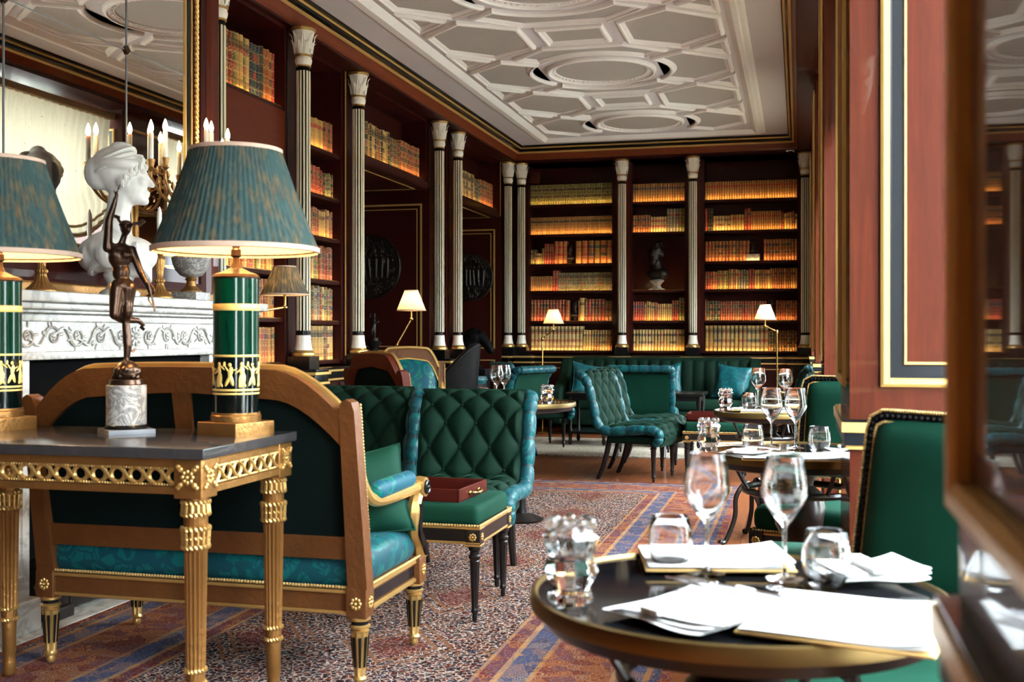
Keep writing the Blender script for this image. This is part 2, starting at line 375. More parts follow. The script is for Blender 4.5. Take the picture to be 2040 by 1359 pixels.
# cornice round the room
RECT = [(XL, YF), (.07, YF), (.07, YB), (XL, YB)]
fz = lambda x, y, h: (x, y, h)
cornice = MB(); sweep(cornice, RECT, [(-.45, 3.385), (.085, 3.385), (.085, 3.405), (.07, 3.41)], fz); cornice = cornice.obj('trim_1', M['burg_y'], kind='structure')
tag(cornice, 'dark mahogany soffit and gilt-lined cornice running round the room')
for nm, pr, mt in [('fascia', [(.075, 3.405), (.085, 3.415), (.10, 3.44), (.115, 3.475), (.13, 3.49)], 'mahog_y'), ('gilt_bead', [(.125, 3.488), (.135, 3.484), (.148, 3.492), (.146, 3.505), (.135, 3.508)], 'goldline'),
                   ('black_fillet', [(.138, 3.503), (.165, 3.52), (.17, 3.545)], 'black'), ('gilt_bead', [(.168, 3.542), (.178, 3.538), (.186, 3.546), (.182, 3.556), (.17, 3.558)], 'goldline'),
                   ('black_fillet', [(.172, 3.556), (.195, 3.565), (.2, 3.581)], 'black')]:
    q = MB(); sweep(q, RECT, pr, fz); q.obj(nm, M[mt], cornice)

# walls
q = MB(); q.box(-4.4, .9, 14.34, 14.6, 0, ZC); wall_back = q.obj('wall_back', M['burg'], kind='structure')
q = MB(); q.box(-4.4, .9, YF - .25, YF, 0, ZC); wall_front = q.obj('wall_front', M['mahog'], kind='structure')
PASS = [(8.86, 10.80), (11.68, 13.62)]          # two deep passages through the left-hand wall
q = MB()
for a, b in ((YF, 8.86), (10.80, 11.68), (13.62, 14.4)): q.box(-5.2, -3.97, a, b, 0, ZC)
for a, b in PASS: q.box(-5.2, -5.05, a, b, 0, 2.7); q.box(-5.2, -3.97, a, b, 2.68, ZC)
wall_left = q.obj('wall_left', M['burg'], kind='structure')
for a, b in PASS:            # lining of the passage: jamb panel with gilt beads, soffit bead
    fy = lambda x, z, h: (x, b - .02 - h, z)
    q = MB(); q.box(-5.04, -3.66, b - .02, b, 0, 2.68); q.obj('jamb_panel', M['burg'], wall_left)
    q = MB(); frame_line(q, -4.95, -3.74, 1.0, 2.52, fy, .018, .012); q.obj('gilt_bead', M['goldline'], wall_left)
    q = MB(); frame_line(q, -4.90, -3.79, 1.05, 2.47, fy, .009, .008); q.obj('gilt_bead', M['goldline'], wall_left)
    q = MB(); frame_line(q, -4.95, -3.74, .15, .86, fy, .014, .012); q.obj('gilt_bead', M['goldline'], wall_left)
    q = MB(); q.box(-5.04, -3.68, a, b - .02, 2.66, 2.68); q.obj('soffit_panel', M['burg_y'], wall_left)
    q = MB(); frame_line(q, -4.9, -3.78, a + .1, b - .12, lambda x, y, h: (x, y, 2.66 - h), .012, .006); q.obj('gilt_bead', M['goldline'], wall_left)
    q = MB(); q.box(-5.04, -3.66, a, a + .02, 0, 2.68); q.obj('jamb_panel', M['burg'], wall_left)

# right-hand wall: panelled piers between deep window embrasures
q = MB(); q.box(XR + .02, .62, YF, YF, 0, 1)
wall_right = thing('wall_right', 'mahogany panelled window wall with deep embrasures', None); wall_right['kind'] = 'structure'
ends = [YF] + [e for w_ in WIN for e in w_] + [14.34]
for i in range(0, len(ends), 2):
    a, b = ends[i], ends[i + 1]
    q = MB(); q.box(XR, .85, a, b, 0, 3.42); body = q.obj('pier', M['mahog_b'], wall_right)
    for (yf, sg) in ((a, -1), (b, 1)):        # embrasure reveals
        if abs(yf - YF) < .01 or yf > 14: continue
        fr = (lambda x, z, h, yf=yf, sg=sg: (x, yf + sg * h, z)) if sg < 0 else (lambda x, z, h, yf=yf, sg=sg: (2 * .485 - x, yf + sg * h, z))
        xa, xb = XR + .080, .78
        q = MB(); sweep(q, [(xa, 1.03), (xb, 1.03), (xb, 3.2), (xa, 3.2)], [(0, 0), (0, .012), (.008, .018), (.02, .018), (.024, .008)], fr); q.obj('gilt_moulding', M['goldline'], body)
        q = MB(); sweep(q, [(xa + .024, 1.054), (xb - .024, 1.054), (xb - .024, 3.176), (xa + .024, 3.176)], [(0, .008), (.006, .003), (.034, .003), (.038, .008)], fr); q.obj('black_moulding', M['navy'], body)
        q = MB(); sweep(q, [(xa + .060, 1.09), (xb - .06, 1.09), (xb - .06, 3.14), (xa + .06, 3.14)], [(0, .006), (.002, .010), (.006, .010), (.008, .004)], fr); q.obj('gilt_bead', M['goldline'], body)
        q = MB(); frame_line(q, xa, xb, .16, .80, fr, .014, .010); q.obj('gilt_bead', M['goldline'], body)
    # dado rail wrapping the pier
    for (z0, z1, o, mt) in ((.858, .869, .010, 'goldline'), (.869, .905, .015, 'navy'), (.905, .932, .022, 'goldline'), (.932, .940, .018, 'black')):
        q = MB(); q.box(XR - o, .85, max(a, YF) - (o if i else 0), b + (o if b < 14 else 0), z0, z1); q.obj('dado_rail', M[mt], body)
    # long face towards the room
    fl = lambda y, z, h: (XR - h, y, z)
    if b - a > .3:
        q = MB(); sweep(q, [(b - .07, 1.05), (a + .07, 1.05), (a + .07, 3.2), (b - .07, 3.2)], [(0, 0), (0, .012), (.008, .018), (.02, .018), (.024, .008)], lambda y, z, h: (XR - h, y, z)); q.obj('gilt_moulding', M['goldline'], body)
        q = MB(); q.box(XR - .003, XR, a + .10, b - .10, 1.08, 3.17); q.obj('field_panel', M['mahog_p'], body)
q = MB(); q.box(-.02, .85, YF, 14.34, 3.40, ZC); q.obj('lintel', M['burg_y'], wall_right)
for i, (a, b) in enumerate(WIN):
    X = .80
    wn = thing('window_%d' % (i + 1), 'tall casement window under a cream gathered blind', None); wn['kind'] = 'structure'
    q = MB(); q.box(.62, .9, a, b, 0, .30); q.obj('apron_panel', M['mahog_y'], wn)
    q = MB(); q.box(X - .04, X + .04, a, b, .30, .36); q.box(X - .04, X + .04, a, b, 3.32, 3.40); q.box(X - .04, X + .04, a, a + .07, .3, 3.4); q.box(X - .04, X + .04, b - .07, b, .3, 3.4)
    q.obj('window_frame', M['navy'], wn)
    nb = 3; st = (b - a - .14) / nb
    for k in range(1, nb):
        q = MB(); y = a + .07 + k * st; q.box(X - .03, X + .03, y - .03, y + .03, .36, 3.32); q.obj('mullion', M['navy'], wn)
    q = MB(); q.box(X - .022, X + .022, a + .07, b - .07, 2.35, 2.40); q.obj('transom', M['navy'], wn)
    for k in range(nb):
        y = a + .07 + k * st
        for z0, z1 in ((.36, 2.35), (2.40, 3.32)):
            q = MB(); q.box(X - .003, X + .003, y, y + st, z0, z1); q.obj('pane', M['pane'], wn)
    # gathered balloon blind
    q = MB(); ns = 120
    def fb(u, v, a=a, b=b):
        y = lerp(a + .04, b - .04, u); sw = abs(sin(u * pi * 2)) ; bot = 2.36 - .26 * sw
        z = lerp(3.30, bot, v); x = .25 + .014 * sin(u * 150 + 3 * sin(v * 3)) + .05 * sin(v * pi) * sw + .02 * sin(v * 22) * v * v
        return (x, y, z)
    q.grid(fb, ns, 18); bl = q.obj('blind', M['blind'], wn, 0)
    q = MB(); q.tube([Vector(fb(u / 60, 1)) + Vector((-.012, 0, 0)) for u in range(61)], .022, 6); q.tube([Vector(fb(u / 60, .93)) + Vector((-.012, 0, 0)) for u in range(61)], .014, 6); q.obj('blind_hem', M['blind_trim'], bl)
    q = MB(); q.box(.20, .30, a + .02, b - .02, 3.28, 3.34); q.obj('blind_rail', M['blind_trim'], wn)

# garden outside the windows
q = MB(); q.box(.95, 40, -15, 30, -.4, -.3); tag(q.obj('ground', M['bounce_ground'], kind='structure'), 'unseen ground outside the windows, made pale to bounce light indoors')  # unseen ground, made pale to throw white daylight up to the ceiling
r2 = random.Random(3)
for k in range(6):
    sh = thing('garden_shrub', 'leafy green shrub outside the windows, %s from the end wall' % ['sixth', 'fifth', 'fourth', 'third', 'second', 'first'][k], 'shrub', (4.2 + r2.uniform(-.5, .8), -1 + k * 3.0, -.3), group='shrubs in the garden')
    q = MB()
    for i in range(1500):
        a = r2.uniform(0, 2 * pi); t = r2.uniform(-1, 1); rr = sqrt(1 - t * t); R = r2.uniform(.75, 1.0); c = Vector((1.1 * R * rr * cos(a), 1.45 * R * rr * sin(a), 1.55 + 1.45 * R * t))
        d = Vector((r2.uniform(-1, 1), r2.uniform(-1, 1), r2.uniform(-1, 1))).normalized(); e = d.orthogonal().normalized(); L = r2.uniform(.08, .16)
        q.add([c, c + d * L * .5 + e * L * .3, c + d * L, c + d * L * .5 - e * L * .3], [(0, 1, 2, 3)])
    q.obj('foliage', M['leaf'], sh, 0)
    q = MB(); q.ell((0, 0, 1.5), (.85, 1.15, 1.25), 12, 8); q.chain([(0, 0, 0), (0, 0, .8)], [.06, .05]); q.obj('branches', M['leaf'], sh)

# ------------------------------------------------------------------ rugs
def rug_mat(name, hx, hy, pale=False):
    t = NT(name); c = t.co(); sp = t.n('SeparateXYZ', {0: c}); x, y = sp.outputs[0], sp.outputs[1]
    ax, ay = t.math('ABSOLUTE', x), t.math('ABSOLUTE', y)
    e = t.math('MINIMUM', t.math('SUBTRACT', hx, ax), t.math('SUBTRACT', hy, ay))
    nz = t.n('TexNoise', {'Vector': c, 'Scale': 9, 'Detail': 3}); wv = t.n('VectorMath', {0: c, 1: t.n('VectorMath', {0: nz.outputs[1], 1: (.03, .03, 0)}, operation='MULTIPLY').outputs[0]}, operation='ADD').outputs[0]
    v1 = t.n('TexVoronoi', {'Vector': wv, 'Scale': 80}, feature='F1'); v2 = t.n('TexVoronoi', {'Vector': wv, 'Scale': 44}, feature='DISTANCE_TO_EDGE').outputs[0]
    rn = t.n('SeparateXYZ', {0: v1.outputs['Color']}).outputs[0]
    if pale:
        fieldc = t.ramp(rn, [(0, (.62, .55, .43)), (.8, (.58, .50, .38)), (.9, (.30, .24, .17)), (.97, (.4, .25, .18))], 'CONSTANT')
        bord = t.ramp(rn, [(0, (.60, .52, .40)), (.6, (.22, .18, .14)), (.8, (.5, .42, .32))], 'CONSTANT')
        col = t.mix(t.math('LESS_THAN', e, .3), fieldc, bord)
    else:
        pal = [(0, (.022, .014, .020)), (.30, (.030, .010, .010)), (.46, (.15, .026, .016)), (.58, (.022, .030, .055)), (.70, (.24, .19, .14)), (.80, (.18, .055, .020)), (.90, (.045, .070, .10))]
        base = t.ramp(rn, pal, 'CONSTANT')
        vine = t.math('MULTIPLY', t.math('LESS_THAN', v2, .06), t.math('GREATER_THAN', t.noise(c, 60, 2), .42))
        fieldc = t.mix(t.math('MULTIPLY', vine, .85), base, (.74, .66, .57))
        # lattice of diamonds
        dm = t.math('ADD', t.math('ABSOLUTE', t.math('SUBTRACT', t.math('PINGPONG', t.math('ADD', x, 10), .55), .275)), t.math('MULTIPLY', t.math('ABSOLUTE', t.math('SUBTRACT', t.math('PINGPONG', t.math('ADD', y, 10.3), .8), .4)), .68))
        ring = t.math('GREATER_THAN', t.math('SINE', t.math('MULTIPLY', dm, 95)), .55); ring = t.math('MULTIPLY', ring, t.math('MULTIPLY', t.math('LESS_THAN', dm, .22), t.math('GREATER_THAN', dm, .10))); core = t.math('LESS_THAN', dm, .12)
        fieldc = t.mix(t.math('MULTIPLY', core, .6), fieldc, (.16, .030, .018)); fieldc = t.mix(t.math('MULTIPLY', ring, .8), fieldc, (.26, .12, .05)); fieldc = t.mix(1.0, fieldc, (.80, .74, .72), 'MULTIPLY')
        b1 = t.ramp(t.math('DIVIDE', e, .8), [(0, (.16, .022, .018)), (.045, (.03, .04, .09)), (.085, (.34, .16, .07)), (.11, (.05, .07, .15)), (.22, (.35, .19, .09)), (.245, (.20, .045, .025)), (.56, (.34, .17, .07)), (.585, (.05, .07, .15)), (.70, (.38, .22, .10)), (.73, (.14, .02, .02)), (.80, (.34, .18, .08)), (.82, (.03, .02, .03))], 'CONSTANT')
        fl = t.n('TexVoronoi', {'Vector': wv, 'Scale': 17}, feature='F1'); ro = t.math('SINE', t.math('MULTIPLY', fl.outputs[0], 45))
        f2 = t.n('SeparateXYZ', {0: fl.outputs['Color']}).outputs[1]
        bc = t.mix(t.math('MULTIPLY', t.math('GREATER_THAN', ro, .25), .75), b1, t.ramp(f2, [(0, (.06, .09, .16)), (.4, (.36, .20, .09)), (.7, (.05, .035, .05)), (.85, (.33, .26, .17))], 'CONSTANT'))
        bc = t.mix(t.math('MULTIPLY', vine, .35), bc, (.40, .25, .12))
        col = t.mix(t.math('LESS_THAN', e, .66), fieldc, bc)
    st = t.noise(t.co((4, 160, 1)), 3, 2); wear = t.noise(c, .9, 3)
    col = t.mix(t.math('MULTIPLY', st, .16), t.mix(1.0, col, (.86, .78, .76) if not pale else (.7, .7, .7), 'MULTIPLY'), t.mix(wear, (.05, .035, .03), (.16, .13, .11)))
    t.p(Base_Color=col, Roughness=.95, Specular_IOR_Level=.0); t.bump(t.noise(t.co((30, 240, 1)), 6, 2), .5, .004); return t.m
def rug(name, label, x0, x1, y0, y1, z, pale):
    r = thing(name, label, 'rug', ((x0 + x1) / 2, (y0 + y1) / 2, 0)); hx, hy = (x1 - x0) / 2, (y1 - y0) / 2
    q = MB(); q.box(-hx, hx, -hy, hy, .0, z); q.obj('pile', rug_mat(name + '_weave', hx, hy, pale), r)
    q = MB(); rr = random.Random(5)
    for sg in (-1, 1):
        x = -hx
        while x < hx:
            q.add([(x, sg * hy, .001), (x + .006, sg * hy, .003), (x + rr.uniform(-.01, .01), sg * (hy + rr.uniform(.02, .045)), .002)], [(0, 1, 2)]); x += .011
    tag(q.obj('fringe', M['cream'], r, 0), kind='stuff'); return r
rug('oriental_rug', 'large faded red and blue patterned oriental rug under the settee', -2.83, -.42, 1.3, 8.72, .010, False)
rug('pale_rug', 'pale cream rug in front of the far sofa', -3.05, .05, 10.55, 12.35, .010, True)
q = MB(); q.rbox(-3.55, -2.835, 3.2, 5.75, -.02, .012, .008); tag(q.obj('hearth_slab', M['marble']), 'white marble hearth slab in front of the fireplace', 'hearth')
# ------------------------------------------------------------------ columns
def column(loc, label, ped=.13):
    t = thing('fluted_column', label, 'column', loc, group='fluted columns of the library')
    if not hasattr(column, 'me'):
        d = column.me = {}
        q = MB(); q.box(-.085, .085, -.085, .085, -.10, 0.0); d['pedestal_block'] = (q.mesh('pedestal_block', M['black']),)
        q = MB(); q.lathe([(.082, 0), (.086, .012), (.082, .026), (.072, .034), (.068, .045)], 24); d['gilt_foot_ring'] = (q.mesh('gilt_foot_ring', M['goldb']),)
        q = MB(); q.lathe([(.067, .043), (.060, .07), (.054, .11), (.052, .15), (.05, .152)], 24); d['base_bell'] = (q.mesh('base_bell', M['capital']),)
        q = MB(); q.lathe([(.0455, .15), (.044, 2.09)], 24); q.torus((0, 0, .165), .044, .008, 20, 6); q.torus((0, 0, 2.075), .043, .007, 20, 6); d['shaft'] = (q.mesh('shaft', M['black']),)
        q = MB()
        for k in range(12):
            a = 2 * pi * k / 12; q.at((0, 0, 0), (0, 0, a)); q.rbox(.040, .0505, -.0064, .0064, .185, 2.055, .003)
        d['fluting'] = (q.mesh('fluting', M['cream']),)
        q = MB(); q.lathe([(.044, 2.085), (.050, 2.092), (.060, 2.115), (.063, 2.135), (.056, 2.155), (.052, 2.165), (.054, 2.19), (.061, 2.24), (.070, 2.30), (.078, 2.335), (.078, 2.345)], 24)
        for k in range(8):
            for (zz, s_, off, r0) in ((2.178, .10, 0, .056), (2.21, .125, .5, .060)):
                a = 2 * pi * (k + off) / 8; q.at((0, 0, 0), (0, 0, a))
                def lf(u, v, zz=zz, s_=s_, r0=r0):
                    w = .020 * (1 - v ** 2.5) * (.75 + .25 * abs(cos(v * 9))); x = r0 + .010 + .017 * v + .016 * max(0, v - .7) * 3.3 - .004 * (2 * u - 1) ** 2 - .003 * cos((2 * u - 1) * 8)
                    return (x, (2 * u - 1) * w, zz + s_ * v - .02 * max(0, v - .85) * 4)
                q.grid(lf, 4, 7)
        q.at(); d['capital'] = (q.mesh('capital', M['capital'], 50),)
        q = MB(); q.torus((0, 0, 2.09), .048, .008, 24, 6); q.torus((0, 0, 2.163), .058, .008, 24, 6); q.lathe([(.074, 2.338), (.088, 2.342), (.090, 2.356), (.084, 2.366), (.07, 2.368)], 24); d['gilt_ring'] = (q.mesh('gilt_ring', M['goldb']),)
    for k, (me,) in column.me.items(): mesh_obj(k, me, t)
    return t
CZ = 1.018
XB1 = -3.46
cl = ['beside the mirror', 'second from the mirror, beside the lit bookcase', 'before the first doorway', 'beyond the first doorway', 'before the second doorway', 'beyond the second doorway']
for (x, y), s_ in zip(((XB1, 6.15), (XB1, 7.37), (XL, 8.74), (XL, 10.92), (XL, 11.56), (XL, 13.72)), cl): column((x, y, CZ), 'black and cream fluted column with white capital, ' + s_)
for x, s_ in ((-3.46, 'at the corner of the end wall'), (-2.155, 'between the green books and the bust niche'), (-1.272, 'to the right of the bust niche'), (.075, 'at the window end of the end wall')):
    column((x, YB, CZ), 'black and cream fluted column with white capital, ' + s_)

# ------------------------------------------------------------------ bookcases
BOOKS = []
BC = {'tan': (.46, .20, .055), 'brown': (.20, .075, .028), 'red': (.36, .035, .025), 'olive': (.15, .16, .045), 'cream': (.62, .45, .20), 'green': (.025, .075, .04), 'black': (.03, .026, .022), 'navy': (.03, .04, .085), 'orange': (.50, .15, .045), 'rust': (.30, .085, .035), 'grey': (.22, .20, .16), 'gold': (.60, .36, .10)}
BN = {'tan': 'tan', 'brown': 'dark brown', 'red': 'red', 'olive': 'olive green', 'cream': 'pale gilt', 'green': 'dark green', 'black': 'black', 'navy': 'navy blue', 'orange': 'orange-tan', 'rust': 'russet', 'grey': 'grey', 'gold': 'gilt tan'}
br = random.Random(11)
def fill_row(case, z, x0, x1, runs, where, group):
    """runs: (share of the width, book thickness, height, colours, gilt style, height jitter); colours of None leave a gap"""
    W = x1 - x0; x = x0
    for (sh, bw, h, cols, style, jit) in runs:
        L = W * sh
        if not cols: x += L; continue
        n = max(1, round(L / bw)); w = L / n
        lab = BC[br.choice(['red', 'navy', 'black', 'rust', 'red'])]
        for k in range(n):
            c = br.choice(cols); ww = w * br.uniform(.86, .93) if not jit else w * br.uniform(.78, .94)
            l2 = lab if len(cols) == 1 else BC[br.choice(['red', 'navy', 'black', 'green', 'rust'])]
            BOOKS.append(dict(case=case, x=x + (k + .5) * w, z=z, w=ww, h=h * (1 + br.uniform(-jit, jit)), d=.16, c=c, lab=l2, st=style, y=.055 + br.uniform(0, .006 + jit * .08), label='%s leather book, %s' % (BN[c], where), group=group))
        x += L
def bookcase(label, loc, rz, W, z0, z1, shelves, depth=.30, kw=.03, led=1.0, back='burg'):
    t = thing('bookcase', label, 'bookcase', loc, rz)
    for a in (0, W - kw):
        q = MB(); q.box(a, a + kw, 0, depth, z0, z1); q.obj('side_panel', M['burg'], t)
    q = MB(); q.box(kw, W - kw, depth - .02, depth, z0, z1); q.obj('back_panel', M[back], t)
    q = MB(); q.box(kw, W - kw, .0, depth, z1 - .03, z1); q.obj('top_panel', M['burg'], t)
    for z in shelves:
        q = MB(); q.rbox(kw, W - kw, .012, depth - .02, z - .028, z, .004); q.obj('shelf', M['burg_y'], t)
        if led:
            q = MB(); q.box(kw + .01, W - kw - .01, .014, .022, z, z + .006); q.obj('light_strip', M['brass'], t)
            ld = bpy.data.lights.new('shelf_light', 'AREA'); ld.shape = 'RECTANGLE'; ld.size = W - 2 * kw - .04; ld.size_y = .012; ld.energy = 0.21 * led * (W - .06); ld.color = (1, .60, .22); ld.spread = radians(125)
            lo = bpy.data.objects.new('shelf_light', ld); COL.objects.link(lo); lo.parent = t; lo.location = (W / 2, .026, z + .014)
            lo.rotation_euler = Vector((0, .86, .51)).to_track_quat('-Z', 'Y').to_euler()
    return t
def stile(x0, x1, y0, y1, z0=.93, z1=3.39, mt='burg', lab='mahogany bookcase pilaster', loc=(0, 0, 0)):
    q = MB(); q.box(x0, x1, y0, y1, z0, z1); return q.obj('pilaster', M[mt], wall_left)
# left wall, bay next to the mirror
YL = 13.95
b1 = bookcase('mahogany bookcase beside the mirror, half hidden by the lamp', (-3.56, 6.22, 0), pi / 2, 1.08, .96, 3.39, [.975, 1.29, 1.62, 1.95, 2.80], .38)
q = MB(); q.box(.03, 1.05, .0, .03, 2.44, 2.772); q.obj('fascia_panel', M['mahog_x'], b1)
where = 'shelf beside the mirror'
mix = ['tan', 'rust', 'olive', 'cream', 'red', 'gold', 'brown']
g = 'books in the bay beside the mirror'
fill_row(b1, 2.80, .05, 1.03, [(.42, .047, .375, ['tan', 'gold', 'rust', 'red', 'olive'], 1, .03), (.2, .05, .38, ['olive', 'gold'], 1, .02), (.2, .045, .38, ['green', 'navy', 'black'], .4, .03), (.18, .05, .38, ['orange', 'red'], .7, .02)], 'top ' + where, g)
fill_row(b1, 2.02, .05, 1.03, [(.3, .035, .34, ['tan', 'gold'], .6, .02), (.7, .035, .30, ['tan', 'rust', 'brown', 'gold', 'cream'], .6, .08)], 'second ' + where, g)
q = MB(); q.box(.03, 1.05, .012, .36, 1.992, 2.02); q.obj('shelf', M['burg_y'], b1)
fill_row(b1, 1.62, .05, 1.03, [(1, .04, .26, mix, .6, .08)], 'third ' + where, g)
fill_row(b1, 1.29, .05, 1.03, [(.5, .045, .28, ['red', 'orange'], .5, .02), (.5, .04, .27, ['orange', 'rust', 'tan'], .5, .04)], 'fourth ' + where, g)
fill_row(b1, .975, .05, 1.03, [(.4, .045, .27, ['gold', 'cream'], 1, .03), (.6, .05, .25, ['rust', 'tan', 'orange'], .6, .03)], 'bottom ' + where, g)
# bay two
b2 = bookcase('tall mahogany bookcase between the second and third columns', (-3.70, 7.47, 0), pi / 2, 1.17, .96, 3.39, [.965, 1.285, 1.615, 1.96, 2.295, 2.665], .28)
where = 'shelf left of the first doorway'; g = 'books in the bay left of the first doorway'
fill_row(b2, 2.665, .05, 1.12, [(.06, .03, .30, ['red'], .4, .02), (.3, .04, .29, ['grey'], .5, .01), (.46, .04, .25, ['gold'], .3, .02), (.18, .045, .26, ['brown', 'rust'], .4, .05)], 'top ' + where, g)
fill_row(b2, 2.295, .05, 1.12, [(.55, .04, .275, ['gold'], .2, .005), (.22, .04, .23, ['red', 'rust'], .5, .04), (.23, .03, .21, ['olive', 'black', 'red'], .6, .08)], 'second ' + where, g)
fill_row(b2, 1.96, .05, 1.12, [(.12, .04, .27, ['red'], .4, .06), (.55, .035, .235, ['gold', 'tan', 'rust'], .6, .05), (.33, .04, .23, ['gold', 'rust'], .4, .06)], 'third ' + where, g)
fill_row(b2, 1.615, .05, 1.12, [(.35, .04, .25, ['orange', 'rust', 'tan'], .7, .04), (.4, .035, .24, ['gold', 'olive'], .6, .14), (.25, .035, .27, ['red', 'rust', 'brown'], .5, .06)], 'fourth ' + where, g)
fill_row(b2, 1.285, .05, 1.12, [(.55, .038, .255, ['rust'], .6, .01), (.45, .035, .27, ['grey', 'olive', 'cream', 'brown'], .7, .06)], 'fifth ' + where, g)
fill_row(b2, .965, .05, 1.12, [(1, .037, .28, ['gold', 'cream', 'red', 'black', 'rust', 'gold'], 1, .02)], 'bottom ' + where, g)
# over-door shelves
for (a, b), nm, l in zip(PASS, ('first', 'second'), ('mahogany over-door bookshelf above the first doorway', 'mahogany over-door bookshelf above the second doorway')):
    k = bookcase(l, (-3.70, a - .01, 0), pi / 2, b - a + .02, 2.69, 3.39, [2.765], .28)
    q = MB(); q.box(.0, b - a + .02, -.02, .0, 2.67, 2.735); q.obj('lintel_board', M['burg_x'] if 'burg_x' in M else M['burg_y'], k)
    fill_row(k, 2.765, .05, b - a - .03, [(.2, .04, .31, ['olive', 'gold', 'green'], .8, .03), (.35, .045, .32, ['gold', 'cream', 'black', 'rust'], 1, .03), (.15, .04, .28, ['olive', 'brown', 'navy'], .6, .05), (.3, .045, .31, ['orange', 'red', 'rust'], .7, .02)], 'over the %s doorway' % nm, 'books over the %s doorway' % nm)
# narrow bay between the doorways
b4 = bookcase('narrow mahogany bookcase between the two doorways', (-3.70, 10.99, 0), pi / 2, .50, .96, 3.39, [.965, 1.285, 1.615, 1.96, 2.295, 2.665], .28)
for z, nm in zip((.965, 1.285, 1.615, 1.96, 2.295, 2.665), ('bottom', 'fifth', 'fourth', 'third', 'second', 'top')):
    fill_row(b4, z, .04, .46, [(1, .04, .26, ['tan', 'rust', 'orange', 'gold', 'red'], .6, .06)], nm + ' shelf between the doorways', 'books between the doorways')
# end wall
ROWZ = [.97, 1.35, 1.738, 2.085, 2.465, 2.85]
e1 = bookcase('end wall bookcase with a top row of green books', (-3.43, YL, 0), 0, 1.185, .95, 3.39, ROWZ, .32, .05)
e2 = bookcase('end wall bookcase with the black bust in its niche', (-2.075, YL, 0), 0, .725, .95, 3.39, [ROWZ[i] for i in (0, 1, 2, 4, 5)], .32, .03)
e3 = bookcase('end wall bookcase nearest the windows', (-1.19, YL, 0), 0, 1.225, .95, 3.39, ROWZ, .32, .05)
g1, g2, g3 = 'books in the left bay of the end wall', 'books in the niche bay of the end wall', 'books in the window-side bay of the end wall'
nm = ['bottom', 'fifth', 'fourth', 'third', 'second', 'top']
def R(case, i, x1, runs, w, g): fill_row(case, ROWZ[i], .052 if x1 > 1 else .032, x1, runs, '%s shelf %s' % (nm[i], w), g)
w1, w2, w3 = 'of the green-topped end bay', 'of the bust niche bay', 'of the window-side end bay'
R(e1, 0, 1.133, [(.64, .048, .315, ['cream'], 1, 0), (.33, .034, .265, ['gold', 'tan', 'cream'], .9, .01), (.03, .03, .27, ['brown'], .4, 0)], w1, g1)
R(e1, 1, 1.133, [(.42, .042, .275, ['red', 'rust'], .5, .01), (.06, .045, .27, ['rust'], .4, .02), (.105, .1, .1, None, 0, 0), (.015, .03, .27, ['rust'], .4, .02), (.06, .06, .30, ['gold'], .7, 0), (.24, .04, .28, ['rust', 'red'], .5, .01), (.1, .055, .26, ['brown'], .4, .01)], w1, g1)
R(e1, 2, 1.133, [(.27, .024, .195, ['tan'], .5, .01), (.07, .04, .265, ['red'], .4, .0), (.66, .022, .235, ['olive', 'olive', 'grey'], 1, 0)], w1, g1)
R(e1, 3, 1.133, [(.07, .022, .19, ['olive', 'black'], .8, .02), (.07, .022, .145, ['gold'], .6, .02), (.03, .03, .21, ['olive'], .7, 0), (.12, .034, .265, ['red'], .4, .02), (.16, .065, .295, ['tan', 'orange'], .3, .01), (.10, .1, .1, None, 0, 0), (.45, .078, .295, ['tan', 'orange'], .35, .008)], w1, g1)
R(e1, 4, 1.133, [(1, .0235, .23, ['tan'], .8, 0)], w1, g1)
R(e1, 5, 1.133, [(1, .0235, .265, ['olive'], .9, .004)], w1, g1)
R(e2, 0, .693, [(1, .040, .27, ['cream', 'gold'], .9, .006)], w2, g2)
R(e2, 1, .693, [(.22, .030, .245, ['red'], .4, .01), (.2, .028, .235, ['gold', 'tan'], .6, .06), (.05, .03, .23, ['red'], .4, 0), (.28, .028, .215, ['gold'], .6, .005), (.13, .03, .25, ['red'], .5, .06), (.12, .035, .285, ['olive', 'gold'], .6, .03)], w2, g2)
R(e2, 4, .693, [(.34, .030, .225, ['orange', 'rust'], .6, .01), (.31, .035, .20, ['cream'], .7, .004), (.35, .040, .295, ['olive', 'grey'], .6, .004)], w2, g2)
R(e2, 5, .693, [(1, .031, .235, ['tan'], .6, .003)], w2, g2)
R(e3, 0, 1.173, [(.69, .050, .32, ['cream', 'cream', 'gold'], 1, .004), (.31, .033, .255, ['black', 'brown'], .8, .01)], w3, g3)
R(e3, 1, 1.173, [(.02, .02, .26, ['rust'], .3, 0), (.15, .036, .245, ['green', 'black'], .7, .004), (.5, .030, .24, ['rust', 'red'], .6, .004), (.10, .1, .1, None, 0, 0), (.23, .030, .245, ['rust', 'red'], .6, .006)], w3, g3)
R(e3, 2, 1.173, [(.14, .030, .225, ['orange', 'red'], .6, .02), (.12, .027, .235, ['gold', 'olive'], .7, .02), (.1, .03, .25, ['rust', 'gold'], .6, .02), (.12, .03, .24, ['olive', 'grey'], .8, .02), (.06, .034, .25, ['red', 'navy'], .4, .01), (.17, .03, .24, ['tan', 'gold'], .6, .01), (.29, .028, .255, ['tan', 'rust'], .5, .01)], w3, g3)
R(e3, 3, 1.173, [(.49, .043, .255, ['rust', 'orange'], .7, .004), (.15, .1, .1, None, 0, 0), (.36, .038, .265, ['rust', 'orange'], .7, .004)], w3, g3)
R(e3, 4, 1.173, [(.03, .035, .285, ['red'], .4, 0), (.06, .035, .29, ['black', 'navy'], .4, .01), (.19, .036, .19, ['cream', 'gold'], .7, .005), (.15, .034, .20, ['gold'], .5, .004), (.07, .04, .27, ['rust', 'red'], .5, .05), (.33, .026, .235, ['tan'], .7, .004), (.17, .03, .21, ['orange', 'red', 'gold'], .5, .1)], w3, g3)
